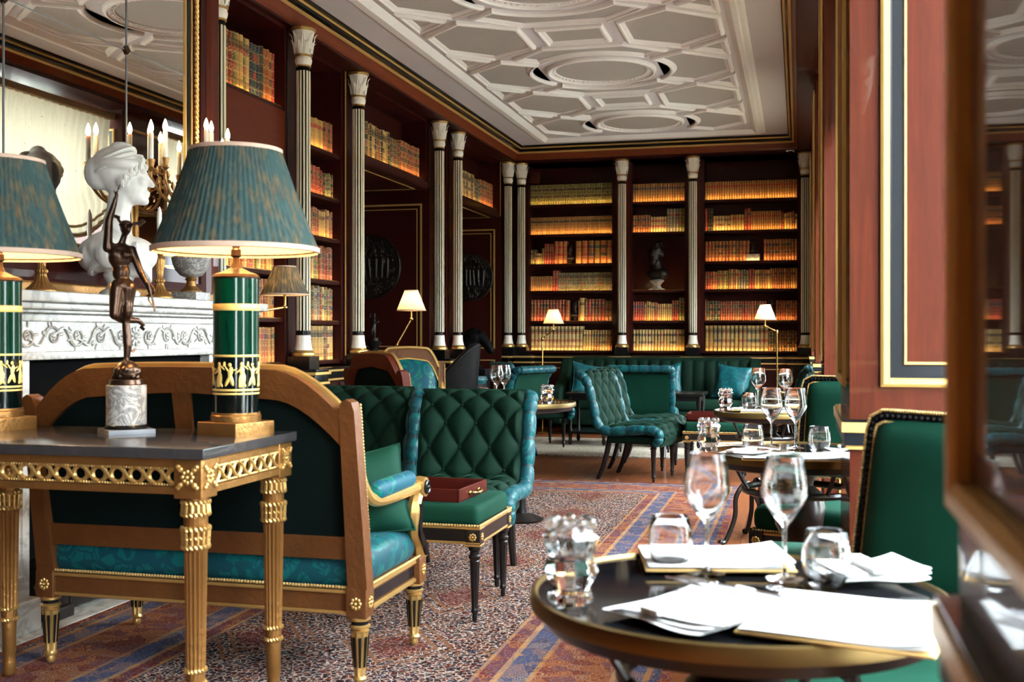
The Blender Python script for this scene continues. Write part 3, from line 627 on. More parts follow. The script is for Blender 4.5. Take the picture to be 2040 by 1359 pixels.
R(e3, 5, 1.173, [(1, .030, .23, ['tan'], .7, .004)], w3, g3)
# books
t = NT('leather_spines'); A1 = t.n('Attribute', attribute_name='bcol'); A2 = t.n('Attribute', attribute_name='blab'); bv = t.n('Attribute', attribute_name='bv').outputs[2]; st = A1.outputs[3]
band = t.math('GREATER_THAN', t.math('ABSOLUTE', t.math('SUBTRACT', t.math('FRACT', t.math('MULTIPLY', bv, 6)), .5)), .44)
labm = t.math('MULTIPLY', t.math('GREATER_THAN', bv, .68), t.math('LESS_THAN', bv, .815)); lab2 = t.math('MULTIPLY', t.math('GREATER_THAN', bv, .35), t.math('LESS_THAN', bv, .48))
nz = t.noise(t.co((1, 1, 1)), 90, 2); tool = t.math('MULTIPLY', t.math('GREATER_THAN', nz, .56), st)
col = t.mix(t.noise(t.co(), 9, 3), t.mix(1.0, A1.outputs[0], (.72, .72, .72), 'MULTIPLY'), A1.outputs[0])
col = t.mix(t.math('MULTIPLY', t.math('ADD', labm, t.math('MULTIPLY', lab2, A2.outputs[3])), .85, clamp=True), col, A2.outputs[0])
col = t.mix(t.math('MULTIPLY', tool, .55), col, (.72, .46, .15)); col = t.mix(t.math('MULTIPLY', band, t.math('MULTIPLY_ADD', st, .45, .15)), col, (.70, .45, .16))
dk = t.math('MULTIPLY', t.math('GREATER_THAN', st, .95), t.math('ADD', t.math('LESS_THAN', t.math('ABSOLUTE', t.math('SUBTRACT', bv, .82)), .07), t.math('LESS_THAN', t.math('ABSOLUTE', t.math('SUBTRACT', bv, .16)), .06)), clamp=True)
col = t.mix(t.math('MULTIPLY', dk, .65), col, (.05, .035, .015))
t.p(Base_Color=col, Roughness=.45, Specular_IOR_Level=.3); t.bump(band, .3, .003); M['book'] = t.m
def book_geo(w, d, h):
    n = 5; P = [(w / 2, d), (-w / 2, d), (-w / 2, .012)] + [(-w / 2 * cos(pi * (i) / n), .012 - .010 * sin(pi * i / n)) for i in range(1, n)] + [(w / 2, .012)]
    k = len(P); V = [(x, y, 0) for x, y in P] + [(x, y, h) for x, y in P]
    F = [tuple(range(k - 1, -1, -1)), tuple(range(k, 2 * k))] + [(i, (i + 1) % k, k + (i + 1) % k, k + i) for i in range(k)]
    return V, F, [0.0] * k + [1.0] * k
def book_mesh(V, F, bvv, bc, bl):
    me = bpy.data.meshes.new('book'); me.from_pydata(V, [], F); me.materials.append(M['book']); me.shade_smooth(); me.set_sharp_from_angle(angle=radians(50))
    me.attributes.new('bv', 'FLOAT', 'POINT').data.foreach_set('value', bvv)
    me.attributes.new('bcol', 'FLOAT_COLOR', 'POINT').data.foreach_set('color', [c for q in bc for c in q])
    me.attributes.new('blab', 'FLOAT_COLOR', 'POINT').data.foreach_set('color', [c for q in bl for c in q]); return me
SA, CA = sin(YAW), cos(YAW)
def cam_d_of(p): return -p.x * SA + p.y * CA
for b in BOOKS:
    b['M'] = Matrix.Translation(b['case'].location) @ Matrix.Rotation(b['case'].rotation_euler.z, 4, 'Z') @ Matrix.Translation((b['x'], b['y'], b['z'] + .0005))
    p = b['M'].translation; dd = p.length; nrm = (b['M'].to_3x3() @ Vector((0, -1, 0))); b['area'] = b['w'] * b['h'] * abs(nrm.dot(p)) / dd / dd ** 2
    hid = (b['case'] is b1 and 1.2 < b['z'] < 2.0) or (b['case'] is b1 and b['z'] < 1.3 and b['x'] < .35)
    if hid or (b['case'] in (b2, b4) and b['x'] < .08): b['area'] *= .05
BOOKS.sort(key=lambda b: -b['area'])
def bcol(b):
    j = br.uniform(.62, 1.1); c = BC[b['c']]; return (c[0] * j, c[1] * j * br.uniform(.92, 1.08), c[2] * j, b['st'])
for b in BOOKS[:298]:
    V, F, q = book_geo(b['w'], b['d'], b['h']); k = len(V); me = book_mesh(V, F, q, [bcol(b)] * k, [(*b['lab'], 1.0 if len(b['c']) > 4 else 0.0)] * k)
    o = mesh_obj('book', me, None, label=b['label'], cat='book', group=b['group']); o.matrix_world = b['M']
AV, AF, AQ, AC, AL = [], [], [], [], []
for b in BOOKS[298:]:
    V, F, q = book_geo(b['w'], b['d'], b['h']); n0 = len(AV); AV += [tuple(b['M'] @ Vector(v)) for v in V]; AF += [tuple(i + n0 for i in f) for f in F]; AQ += q; AC += [bcol(b)] * len(V); AL += [(*b['lab'], 1.0 if len(b['c']) > 4 else 0.0)] * len(V)
mesh_obj('shelved_volumes', book_mesh(AV, AF, AQ, AC, AL), None, label='smaller leather-bound volumes filling the remaining library shelves', cat='books', kind='stuff')

# pilaster boards behind the columns and cupboards below
pil = [(-3.66, 6.03, 6.22, .36), (-3.66, 7.30, 7.47, .36), (-3.72, 8.64, 8.86, .27), (-3.72, 10.80, 10.99, .27), (-3.72, 11.49, 11.68, .27), (-3.72, 13.62, 13.95, .27)]
for i, (x, a, b, dp) in enumerate(pil):
    xf = x + (.10 if i < 2 else .04)
    q = MB(); q.box(xf - dp - .04, xf, a, b, .93, 3.39); q.obj('pilaster_board', M['burg'], wall_left)
    for y in (a + .008, b - .008):
        q = MB(); q.box(xf, xf + .006, y - .006, y + .006, 1.0, 3.38); q.obj('gilt_fillet', M['goldline'] if i in (2, 5) else M['black'], wall_left)
for a, b in ((-3.62, -3.43), (-2.245, -2.075), (-1.35, -1.19), (.035, .135)):
    q = MB(); q.box(a, b, 13.93, 14.3, .93, 3.39); q.obj('pilaster_board', M['mahog'] if a > -3 else M['burg'], wall_back)
q = MB(); q.box(-3.62, .12, 13.95, 14.3, 3.36, 3.40); q.obj('head_board', M['burg'], wall_back)
def cupboard(label, loc, rz, W, D, doors, ped=()):
    t = thing('base_cupboard', label, 'cupboard', loc, rz)
    q = MB(); q.box(0, W, .03, D, .0, .88); q.obj('carcass', M['burg'], t)
    q = MB(); q.box(0, W, .02, D, 0, .10); q.obj('plinth', M['black'], t)
    dw = W / doors
    for k in range(doors):
        q = MB(); q.rbox(k * dw + .05, (k + 1) * dw - .05, .015, .035, .16, .80, .004); dr = q.obj('door', M['burg'], t)
        q = MB(); frame_line(q, k * dw + .09, (k + 1) * dw - .09, .20, .76, lambda x, z, h: (x, .015 - h, z), .010, .006); q.obj('gilt_bead', M['goldline'], dr)
    for (z0, z1, o, mt) in ((.815, .832, .0, 'goldline'), (.832, .885, .015, 'black'), (.885, .905, -.02, 'goldline'), (.905, .92, -.035, 'black')):
        q = MB(); q.rbox(0, W, o, D, z0, z1, .005); q.obj('ledge_moulding', M[mt], t)
    for x in ped:
        q = MB(); q.box(x - .10, x + .10, -.07, .03, 0, .815); q.obj('pedestal', M['black'], t)
        q = MB(); q.rbox(x - .125, x + .125, -.095, .05, .815, .835, .005); q.rbox(x - .135, x + .135, -.10, .05, .885, .907, .005); q.obj('pedestal_gilding', M['goldline'], t)
        q = MB(); q.rbox(x - .115, x + .115, -.085, .05, .835, .885, .005); q.rbox(x - .11, x + .11, -.09, .12, .907, .925, .004); q.obj('pedestal_cap', M['black'], t)
    return t
cupboard('mahogany base cupboard with gilt-lined doors, below the bookcase by the mirror', (-3.40, 6.06, 0), pi / 2, 1.40, .50, 2, (.09, 1.31))
cupboard('mahogany base cupboard with gilt beads, before the first doorway', (-3.53, 7.52, 0), pi / 2, 1.33, .4, 2, (1.22,))
cupboard('narrow mahogany base cupboard between the doorways', (-3.53, 10.81, 0), pi / 2, .86, .4, 1, (.11, .75))
cupboard('small mahogany base cupboard in the far corner', (-3.55, 13.63, 0), pi / 2, .15, .38, 1, ())
cupboard('long mahogany base cupboard with gilt ledge behind the green sofa', (-3.5, 13.79, 0), 0, 3.62, .5, 5, (.10, 1.345, 2.228, 3.49))

# ------------------------------------------------------------------ chimney breast, mirror, fireplace
q = MB(); q.box(-3.98, -3.155, 3.05, 5.62, 1.30, ZC); q.box(-3.98, -3.155, 3.05, 3.75, 0, 1.3); q.box(-3.98, -3.155, 5.05, 5.62, 0, 1.3); q.box(-3.98, -3.6, 3.75, 5.05, 0, 1.3); q.obj('chimney_breast', M['mahog'], wall_left)
q = MB(); q.box(-3.99, -3.43, 5.62, 6.05, 0, 3.39); q.obj('return_panel', M['mahog'], wall_left)
XM = -3.15
mr = thing('overmantel_mirror', 'tall gilt-framed mirror of joined panes above the fireplace', 'mirror', (0, 0, 0))
YS = [3.30, 3.867, 4.722, 5.245]; ZS = [1.40, 2.548, 3.30]
for i in range(3):
    for j in range(2):
        q = MB(); q.box(XM, XM + .004, YS[i] + .0015, YS[i + 1] - .0015, ZS[j] + .0015, ZS[j + 1] - .0015); q.obj('pane', M['mirror'], mr)
for y in YS[1:3]:
    q = MB(); q.box(XM + .003, XM + .007, y - .004, y + .004, 1.4, 3.3); q.obj('joint_strip', M['slate'], mr)
    q = MB(); q.at((XM + .008, y, ZS[1]), (pi / 4, 0, 0)); q.box(-.003, .006, -.016, .016, -.016, .016); q.obj('diamond_stud', M['bronze'], mr)
q = MB(); q.box(XM + .003, XM + .006, 3.3, 5.245, ZS[1] - .0025, ZS[1] + .0025); q.obj('joint_strip', M['slate'], mr)
fm = lambda y, z, h: (XM + h, y, z)
OUT = [(3.04, 1.33), (5.50, 1.33), (5.50, 3.52), (3.04, 3.52)]
for nm_, pr, mt in (('inner_gilt_bead', [(.246, .0), (.246, .012), (.253, .012), (.255, 0)], 'goldline'), ('black_slip', [(.20, .0), (.20, .010), (.245, .010)], 'black'), ('gilt_bead', [(.19, 0), (.19, .014), (.197, .014), (.20, 0)], 'goldline'),
                    ('dark_cove', [(.115, .0), (.115, .012), (.185, .012)], 'burg'), ('mahogany_hollow', [(.06, .0), (.065, .02), (.085, .012), (.115, .020), (.118, 0)], 'burg'), ('outer_band', [(0, 0), (0, .03), (.03, .035), (.06, .02)], 'mahog')):
    q = MB(); sweep(q, OUT, pr, fm); q.obj(nm_, M[mt], mr)
q = MB(); yy = 5.50 - .155          # twisted rope moulding up the side nearest the bookcase, and the other sides
def rope(p0, p1):
    L = (Vector(p1) - Vector(p0)).length; n = int(L / .028)
    for k in range(n):
        c = Vector(p0).lerp(Vector(p1), (k + .5) / n); q.ell((0, 0, 0), 1, 7, 5) if False else None
        d = (Vector(p1) - Vector(p0)).normalized(); ax = (d + Vector((0, -d.z, d.y)) * .8).normalized()
        q.M = Matrix.Translation(c) @ ax.to_track_quat('Z', 'Y').to_matrix().to_4x4(); q.ell((0, 0, 0), (.012, .012, .026), 7, 5)
    q.M = Matrix()
rope((XM + .018, 5.50 - .155, 1.5), (XM + .018, 5.50 - .155, 3.36)); rope((XM + .018, 3.04 + .155, 1.5), (XM + .018, 3.04 + .155, 3.36)); rope((XM + .018, 3.2, 3.365), (XM + .018, 5.34, 3.365))
q.obj('rope_moulding', M['goldb'], mr)
q = MB(); q.rbox(XM + .001, XM + .05, 3.06, 5.48, 1.345, 1.40, .012); q.obj('gilt_sill', M['gold'], mr)

XF = -2.92
fp = thing('fireplace', 'white marble chimneypiece with carved scroll frieze behind the settee', 'fireplace', (0, 0, 0))
q = MB(); q.rbox(-3.15, XF + .10, 3.35, 5.56, 1.30, 1.343, .006); q.rbox(-3.15, XF + .075, 3.38, 5.53, 1.272, 1.30, .008); q.rbox(-3.15, XF + .05, 3.40, 5.50, 1.258, 1.272, .004); q.obj('mantel_shelf', M['marble'], fp)
q = MB(); q.box(-3.15, XF, 3.46, 5.44, 1.072, 1.258); q.obj('frieze', M['marble'], fp)
q = MB(); q.rbox(XF - .01, XF + .012, 3.46, 5.44, 1.225, 1.258, .004); q.rbox(XF - .01, XF + .010, 3.46, 5.44, 1.072, 1.105, .004); q.obj('frieze_band', M['marble'], fp)
q = MB(); rs = random.Random(2)
for sg in (-1, 1):
    for k in range(6):
        y0 = 4.45 + sg * (.11 + k * .155); up = 1 if k % 2 else -1
        sp = [(XF + .004, y0 + sg * (.052 * (1 - i / 26) * cos(i * .36) ), 1.165 + up * (.046 * (1 - i / 26) * sin(i * .36))) for i in range(22)]
        q.tube(sp, [.0075 * (1 - i / 30) for i in range(22)], 6)
        q.tube(bez([(XF + .003, y0 + sg * .052, 1.165), (XF + .004, y0 + sg * .085, 1.165 - up * .035), (XF + .003, y0 + sg * .125, 1.165 - up * .02), (XF + .003, y0 + sg * .16, 1.165)], 5), .006, 6)
        for i in range(5): a = i * 1.3; q.ell((XF + .003, y0 + .012 * cos(a), 1.165 + .012 * sin(a)), (.007, .008, .008), 6, 5)
        for i in range(6):
            a = rs.uniform(0, 6.3); q.at((XF + .002, y0 + .055 * cos(a), 1.165 + .05 * sin(a)), (a, 0, 0)); q.ell((0, 0, 0), (.006, .016, .006), 6, 5); q.at()
for i in range(9): a = 2 * pi * i / 9; q.at((XF + .003, 4.45 + .03 * cos(a), 1.165 + .03 * sin(a)), (a, 0, 0)); q.ell((0, 0, 0), (.007, .018, .009), 6, 5); q.at()
q.ell((XF + .004, 4.45, 1.165), (.01, .014, .014)); q.obj('scroll_carving', M['marble'], fp)
for a, b in ((3.52, 3.74), (5.11, 5.36)):
    q = MB(); q.rbox(-3.16, XF + .0, a, b, .14, 1.072, .006); j = q.obj('jamb', M['marble'], fp)
    q = MB(); q.rbox(-3.16, XF + .03, a - .03, b + .03, .012, .14, .006); q.obj('jamb_plinth', M['marble'], j)
    q = MB(); sweep(q, [(a + .04, .22), (b - .04, .22), (b - .04, 1.02), (a + .04, 1.02)], [(0, 0), (0, .006), (.012, .008), (.016, 0)], lambda y, z, h: (XF + h, y, z)); q.obj('jamb_moulding', M['marble'], j)
q = MB(); q.box(-3.6, -3.55, 3.74, 5.11, 0, 1.08); q.box(-3.6, -3.02, 3.70, 3.75, 0, 1.08); q.box(-3.6, -3.02, 5.10, 5.15, 0, 1.08); q.box(-3.6, -3.02, 3.74, 5.11, 1.06, 1.08); q.obj('firebox_lining', M['dark'], fp)
q = MB(); q.box(-2.99, -2.975, 3.74, 5.11, .60, 1.072); q.obj('fire_hood', M['dark'], fp)
# ------------------------------------------------------------------ furniture
def warp(mb, fn): mb.v = [Vector(fn(v)) for v in mb.v]; return mb
def turned_leg(h, r, mat, parent, loc, name='leg', groove=None, n=24, fl=8, capr=1.0):
    """tapered fluted leg hanging from z = h to the floor"""
    key = (round(h, 3), round(r, 4), mat, groove)
    if key not in turned_leg.c:
        q = MB(); prof = [(r * .30, 0), (r * .42, .006), (r * .46, h * .05), (r * .40, h * .10), (r * .62, h * .115), (r * .66, h * .14), (r * .55, h * .165), (r * .56, h * .18), (r * .88, h * .78), (r * .9, h * .80), (r * .74, h * .815), (r * 1.0, h * .84), (r * 1.04, h * .87), (r * .8, h * .89), (r * .8, h * .93), (r * 1.05 * capr, h * .95), (r * 1.05 * capr, h)]
        q.lathe(prof, n * 2, fl=(fl, .15, h * .17, h * .79)); a = q.mesh('leg', M[mat])
        b = None
        if groove:
            q = MB()
            for k in range(fl):
                q.at((0, 0, 0), (0, 0, 2 * pi * (k + .5) / fl)); q.add([(r * .66, -.1 * r, h * .30), (r * .66, .1 * r, h * .30), (r * .91, .15 * r, h * .72), (r * .91, -.15 * r, h * .72), (r * .5, 0, h * .30), (r * .6, 0, h * .72)], [(0, 1, 2, 3), (0, 3, 5, 4), (1, 4, 5, 2)])
            q.at(); q.lathe([(r * .83, h * .885), (r * .84, h * .935)], 20); b = q.mesh('groove', M[groove])
        turned_leg.c[key] = (a, b)
    a, b = turned_leg.c[key]; o = mesh_obj(name, a, parent, loc=loc)
    if b: mesh_obj('groove_inlay', b, o)
    return o
turned_leg.c = {}
def beads(mb, pts, r, step):
    """string of beads along a path"""
    acc = 0; pts = [Vector(p) for p in pts]
    for i in range(len(pts) - 1):
        a, b = pts[i], pts[i + 1]; L = (b - a).length; t = step - acc if acc else 0
        while t < L: mb.ell(a.lerp(b, t / L), r, 6, 4); t += step
        acc = (L - (t - step)) % step if L else acc
    return mb
def rosette(mb, c, r, ax):
    """eight-petalled flower on a face whose normal is ax ('y' or 'x' with sign)"""
    sg = -1 if ax[0] == '-' else 1; a = ax[-1]
    for k in range(8):
        t = 2 * pi * k / 8; d = (r * .58 * cos(t), r * .58 * sin(t))
        p = (c[0] + d[0], c[1], c[2] + d[1]) if a == 'y' else (c[0], c[1] + d[0], c[2] + d[1])
        mb.ell(p, (r * .26, r * .16, r * .26) if a == 'y' else (r * .16, r * .26, r * .26), 6, 5)
    mb.ell(c, r * .28, 8, 6)

# ---- gilt settee / armchairs (local +y is the way the sitter faces)
def gilt_seat(name, label, cat, W, D, H, loc, rz, wood, mid=False, group=None, arms=True, pad='teal_fig', back='cloth_d'):
    t = thing(name, label, cat, loc, rz, group); w = W / 2; yb = -D / 2; yf = D / 2
    lean = lambda v: (v.x, v.y - max(0, v.z - .40) * .17, v.z)
    hs = H - .10                                   # height of the posts
    # posts
    for sx in (-1, 1):
        q = MB(); x = sx * (w - .03); q.prism([(x - .032, .24), (x + .032, .24), (x + .034, .34), (x + .026, hs - .04), (x + .018, hs - .01), (x, hs), (x - .018, hs - .01), (x - .026, hs - .04), (x - .034, .34)], yb - .03, yb + .03, 'y')
        q.f = [f[::-1] for f in q.f]; warp(q, lean); q.obj('back_post', M[wood], t)
        q = MB(); beads(q, [lean(Vector((x + sx * .022, yb + .034, z))) for z in (.50, .6, .7, .8, hs - .02)], .006, .011); beads(q, [lean(Vector((x - sx * .022, yb + .034, z))) for z in (.50, .6, .7, .8, hs - .02)], .006, .011); q.obj('gilt_beading', M['goldb'], t)
    # arched top rail
    xi = w - .055
    def arch(x, lo): u = abs(x) / xi; return (H - .02 * u * u - (.13 * max(0, (u - .62) / .38) ** 1.7)) - lo * (1.0 + .25 * u)
    xs = [lerp(-xi, xi, i / 32) for i in range(33)]
    q = MB(); q.prism([(x, arch(x, .085)) for x in xs] + [(x, arch(x, 0)) for x in xs[::-1]], yb - .028, yb + .028, 'y'); q.f = [f[::-1] for f in q.f]; warp(q, lean); q.obj('top_rail', M[wood], t)
    q = MB(); q.tube([lean(Vector((x, yb + .030, arch(x, -.004)))) for x in xs], .012, 6); q.tube([lean(Vector((x, yb + .030, arch(x, .08)))) for x in xs], .008, 6); q.obj('gilt_edge', M['goldb'], t)
    q = MB(); q.box(-xi, xi, yb - .025, yb + .025, .425, .50); warp(q, lean); q.obj('lower_back_rail', M[wood], t)
    if mid:
        q = MB(); q.prism([(-.026, .49), (.026, .49), (.034, H - .08), (-.034, H - .08)], yb - .022, yb + .02, 'y'); q.f = [f[::-1] for f in q.f]; warp(q, lean); q.obj('back_splat', M[wood], t)
    P = [(x, .48) for x in (-xi, xi)]; ins = [(x, arch(x, .07)) for x in xs[::-1]]
    q = MB(); q.prism(P + ins, yb - .010, yb + .004, 'y'); q.f = [f[::-1] for f in q.f]; warp(q, lean); q.obj('back_lining', M[back], t)
    q = MB()
    def padf(u, v):
        x = lerp(-xi, xi, u); z = lerp(.47, arch(x, .06), v); return lean(Vector((x, yb + .006 + .055 * (1 - (2 * u - 1) ** 6) * (1 - (2 * v - 1) ** 6), z)))
    q.grid(padf, 24, 16); q.f = [f[::-1] for f in q.f]; q.obj('back_pad', M[pad], t, 0)
    # seat
    q = MB(); q.box(-w + .03, w - .03, yb - .02, yb + .03, .245, .325); q.box(-w, w, yf - .04, yf, .245, .325)
    for sx in (-1, 1): q.box(sx * (w - .045) - .022, sx * (w - .045) + .022, yb, yf, .245, .325)
    q.obj('seat_rail', M[wood], t)
    q = MB()
    for z in (.25, .318):
        q.tube([(-w, yf + .004, z), (w, yf + .004, z)], .007, 6); q.tube([(-w + .03, yb - .024, z), (w - .03, yb - .024, z)], .006, 6)
        for sx in (-1, 1): q.tube([(sx * (w - .018), yb, z), (sx * (w - .018), yf, z)], .009, 6)
    q.obj('rail_moulding', M['goldb'], t)
    q = MB()
    for sx in (-1, 1): q.box(sx * (w - .022) - .003, sx * (w - .022) + .003, yb + .03, yf - .04, .265, .302)
    q.obj('black_inlay', M['black'], t)
    q = MB(); q.rbox(-w + .02, w - .02, yb - .012, yf - .01, .315, .445, .055, lambda p: (p.x, p.y, p.z + .02 * (1 - (p.x / w) ** 2) if p.z > .4 else p.z)); q.obj('seat_cushion', M['teal'], t, 60)
    q = MB(); beads(q, [(-w + .02, yb - .018, .332), (w - .02, yb - .018, .332)], .006, .011)
    for sx in (-1, 1): beads(q, [(sx * (w - .012), yb + .02, .332), (sx * (w - .012), yf - .02, .332)], .006, .011)
    q.obj('braid', M['trim'], t)
    for sx in (-1, 1):
        for yy in (yb, yf - .03):
            x = sx * (w - .032)
            q = MB(); q.rbox(x - .036, x + .036, yy - .036, yy + .036, .235, .332, .004); blk = q.obj('corner_block', M[wood], t)
            q = MB(); rosette(q, (x, yy + (.038 if yy > 0 else -.038), .284), .026, 'y'); rosette(q, (x + sx * .038, yy, .284), .026, 'x'); q.obj('rosette', M['goldb'], blk)
            turned_leg(.238, .034, 'goldb', t, (x, yy, 0), groove='black')
        if arms:
            x = sx * (w - .02)
            path = bez([(sx * (w - .03), yb - .055, .79), (sx * (w - .03), yb + .02, .66), (x, yb + .12, .60), (x + sx * .01, yf - .14, .595), (x + sx * .015, yf - .05, .60)], 8)
            q = MB(); q.tube(path, .022, 10, flat=1.0); q.lathe([(0, -.025), (.034, -.025), (.036, 0), (.034, .025), (0, .025)], 16) if False else None
            q.M = Matrix.Translation((x + sx * .015, yf - .045, .595)) @ Matrix.Rotation(pi / 2, 4, 'Y'); q.lathe([(0.0, -.028), (.036, -.026), (.040, 0), (.036, .026), (0.0, .028)], 18); q.M = Matrix()
            q.tube(bez([(x + sx * .012, yf - .06, .575), (x + sx * .012, yf - .10, .52), (x + sx * .006, yf - .085, .44), (x, yf - .02, .385), (x, yf + .005, .33)], 8), [lerp(.024, .03, i / 32) for i in range(33)], 8); q.obj('arm', M['goldb'], t)
            q = MB(); q.torus((x + sx * .046, yf - .045, .595), .022, .006, 18, 6, 'x'); q.ell((x + sx * .046, yf - .045, .595), .010); q.tube(bez([(x + sx * .036, yf - .09, .54), (x + sx * .032, yf - .086, .44), (x + sx * .028, yf - .03, .385), (x + sx * .028, yf - .0, .34)], 8), .009, 6, flat=1.6); q.obj('arm_scroll', M['black'], t)
            q = MB(); q.rbox(x - .030, x + .030, yb + .09, yf - .10, .60, .665, .03); q.obj('arm_pad', M['teal_fig'], t)
    return t
gilt_seat('settee', 'gilt-wood settee with teal damask seat, seen from behind', 'settee', 1.24, .56, 1.055, (-1.985, 3.685, 0), 0, 'giltwood', True)

# ---- cushions
def pillow(label, loc, rot, w, h, th, mat, group=None):
    t = MB()
    def f(u, v, sg):
        a, b = 2 * u - 1, 2 * v - 1; k = (1 - abs(a) ** 2.6) * (1 - abs(b) ** 2.6); pin = 1 - .10 * (1 - abs(a) ** 2) * (b * b) ; pin2 = 1 - .10 * (1 - abs(b) ** 2) * (a * a)
        return (a * w / 2 * pin2, sg * (th / 2 * k ** .55 + .004 * sin(7 * a + 3 * b)), b * h / 2 * pin)
    t.grid(lambda u, v: f(u, v, -1), 18, 18); t.grid(lambda u, v: f(1 - u, v, 1), 18, 18)
    e = thing('cushion', label, 'cushion', loc, 0, group); e.rotation_euler = rot
    t.obj('cover', M[mat], e, 0); q = MB(); pts = []
    for i in range(72):
        s = i / 18; k = int(s); r = s - k; u, v = [(r, 0), (1, r), (1 - r, 1), (0, 1 - r)][k]; pts.append(f(u, v, 0))
    q.tube(pts, .005, 6, True); q.obj('piping', M[mat], e); return e
pillow('green velvet cushion at the end of the settee', (-1.55, 3.75, .590), (radians(-14), radians(-7), radians(36)), .38, .32, .15, 'velvet_l')

# ---- tufted slipper chairs (local -y is the way the sitter faces)
M['teal_dark'] = plain('dark_teal_cord', (.001, .018, .020), .6)
def slipper_chair(label, loc, rz, first=[]):
    if first:
        return copy_tree(first[0], label, loc, rz)
    t = thing('tufted_chair', label, 'chair', loc, rz, 'tufted slipper chairs'); first.append(t)
    path = bez([(-.29, .30), (-.325, .355), (-.30, .415), (-.18, .43), (0, .415), (.13, .41), (.20, .46), (.235, .60), (.275, .75), (.315, .83), (.365, .855)], 9); n = len(path)
    def P(v): i = min(n - 2, int(v * (n - 1))); r = v * (n - 1) - i; return path[i].lerp(path[i + 1], r), (path[i + 1] - path[i]).normalized()
    hw = .275
    def tuft(u, v):
        p, d = P(v); nx = Vector((-d.y, d.x)); a = u * 3.5; b = v * 6.5
        e1, e2 = abs(sin(pi * (a + b + .08))), abs(sin(pi * (a - b + .08))); ed = min(1, 14 * min(u, 1 - u))
        hgt = .036 * (min(e1, e2) ** .45) * (.55 + .45 * max(e1, e2)) * ed + .008
        if v < .12 or v > .97: hgt = .03
        q = p + nx * hgt; return (lerp(-hw, hw, u), q[0], q[1])
    q = MB(); q.grid(tuft, 84, 156); q.obj('tufted_upholstery', M['velvet'], t, 0)
    q = MB()
    for k in range(0, 14):
        for i in range(0, 8):
            b = k / 2; a = i + (k % 2) * .5 - .08; u, v = a / 3.5, b / 6.5
            if .06 < u < .94 and .14 < v < .95:
                p, d = P(v); nx = Vector((-d.y, d.x)); c = p + nx * .012; q.ell((lerp(-hw, hw, u), c[0], c[1]), .010, 8, 6)
    if q.v: q.obj('buttons', M['velvet_d'], t)
    # plain shell behind and beneath
    q = MB()
    def shell(u, v):
        p, d = P(v); nx = Vector((-d.y, d.x)); c = p - nx * .055 * min(1, 6 * v + .3); return (lerp(-hw, hw, u), c[0], c[1])
    q.grid(lambda u, v: shell(1 - u, v), 4, 60); q.obj('outside_back', M['velvet_l'], t, 0)
    q = MB()
    for x in (-hw, hw):
        V = []; F = []
        for i in range(61):
            v = i / 60; p, d = P(v); nx = Vector((-d.y, d.x)); a = p + nx * .02; b = p - nx * .055 * min(1, 6 * v + .3); V += [(x, a[0], a[1]), (x, b[0], b[1])]
        for i in range(60): F.append((2 * i, 2 * i + 1, 2 * i + 3, 2 * i + 2))
        q.add(V, F); q.obj('side_lining', M['teal'], t, 0); q = MB()
    # segmented damask roll along the edges and across the top
    segs = 11
    for x in (-hw - .020, hw + .020):
        q = MB(); pts = []; rs = []; N = segs * 8
        for i in range(N + 1):
            v = .02 + .97 * i / N; p, d = P(v); nx = Vector((-d.y, d.x)); c = p - nx * .012; pts.append((x, c[0], c[1])); rs.append(.040 * (.74 + .26 * abs(sin(pi * i / 8)) ** .5))
        q.tube(pts, rs, 12); q.ell(pts[0], .034); q.ell(pts[-1], .034); ro = q.obj('damask_roll', M['teal'], t, 0)
        q = MB()
        for i in range(8, N, 8): q.tube([Vector(pts[i]).lerp(Vector(pts[i - 1]), .35), pts[i], Vector(pts[i]).lerp(Vector(pts[i + 1]), .35)], .0325, 12)
        tag(q.obj('roll_cords', M['teal_dark'], ro), kind='stuff')
    q = MB(); N = 48; q.tube([(lerp(-hw - .02, hw + .02, i / N), .385, .845) for i in range(N + 1)], [.036 * (.82 + .18 * abs(sin(pi * i / 8)) ** .5) for i in range(N + 1)], 12); q.obj('damask_roll', M['teal'], t, 0)
    q = MB(); q.rbox(-hw, hw, -.28, .14, .30, .36, .02); q.obj('seat_base', M['velvet_d'], t)
    for sx in (-1, 1):
        turned_leg(.31, .026, 'ebony', t, (sx * .235, -.245, 0))
        q = MB(); q.tube(bez([(sx * .225, .13, .34), (sx * .225, .155, .22), (sx * .225, .19, .10), (sx * .225, .235, 0)], 6), [lerp(.026, .017, i / 18) for i in range(19)], 8); q.obj('leg', M['ebony'], t)
    return t
slipper_chair('green velvet tufted chair behind the tray stool, facing the settee', (-1.60, 5.165, 0), radians(4))
slipper_chair('green velvet tufted chair half hidden behind the settee cushion', (-2.32, 5.36, 0), radians(-6))
slipper_chair('green velvet tufted chair in the middle of the room, side on, nearest the rug', (-1.31, 9.10, 0), radians(78))
slipper_chair('green velvet tufted chair side on, just beyond the nearest side-on one', (-1.35, 9.84, 0), radians(82))
slipper_chair('tufted chair with its plain green back turned to us, before the sofa', (-1.47, 10.72, 0), radians(183))
slipper_chair('tufted chair beside the pale rug behind the round table', (-2.69, 11.34, 0), radians(120))
slipper_chair('tufted chair near the second doorway behind the wine glasses', (-2.76, 10.36, 0), radians(250))
slipper_chair('tufted chair with a teal rolled back beyond the far dining table', (-.22, 10.9, 0), radians(262))

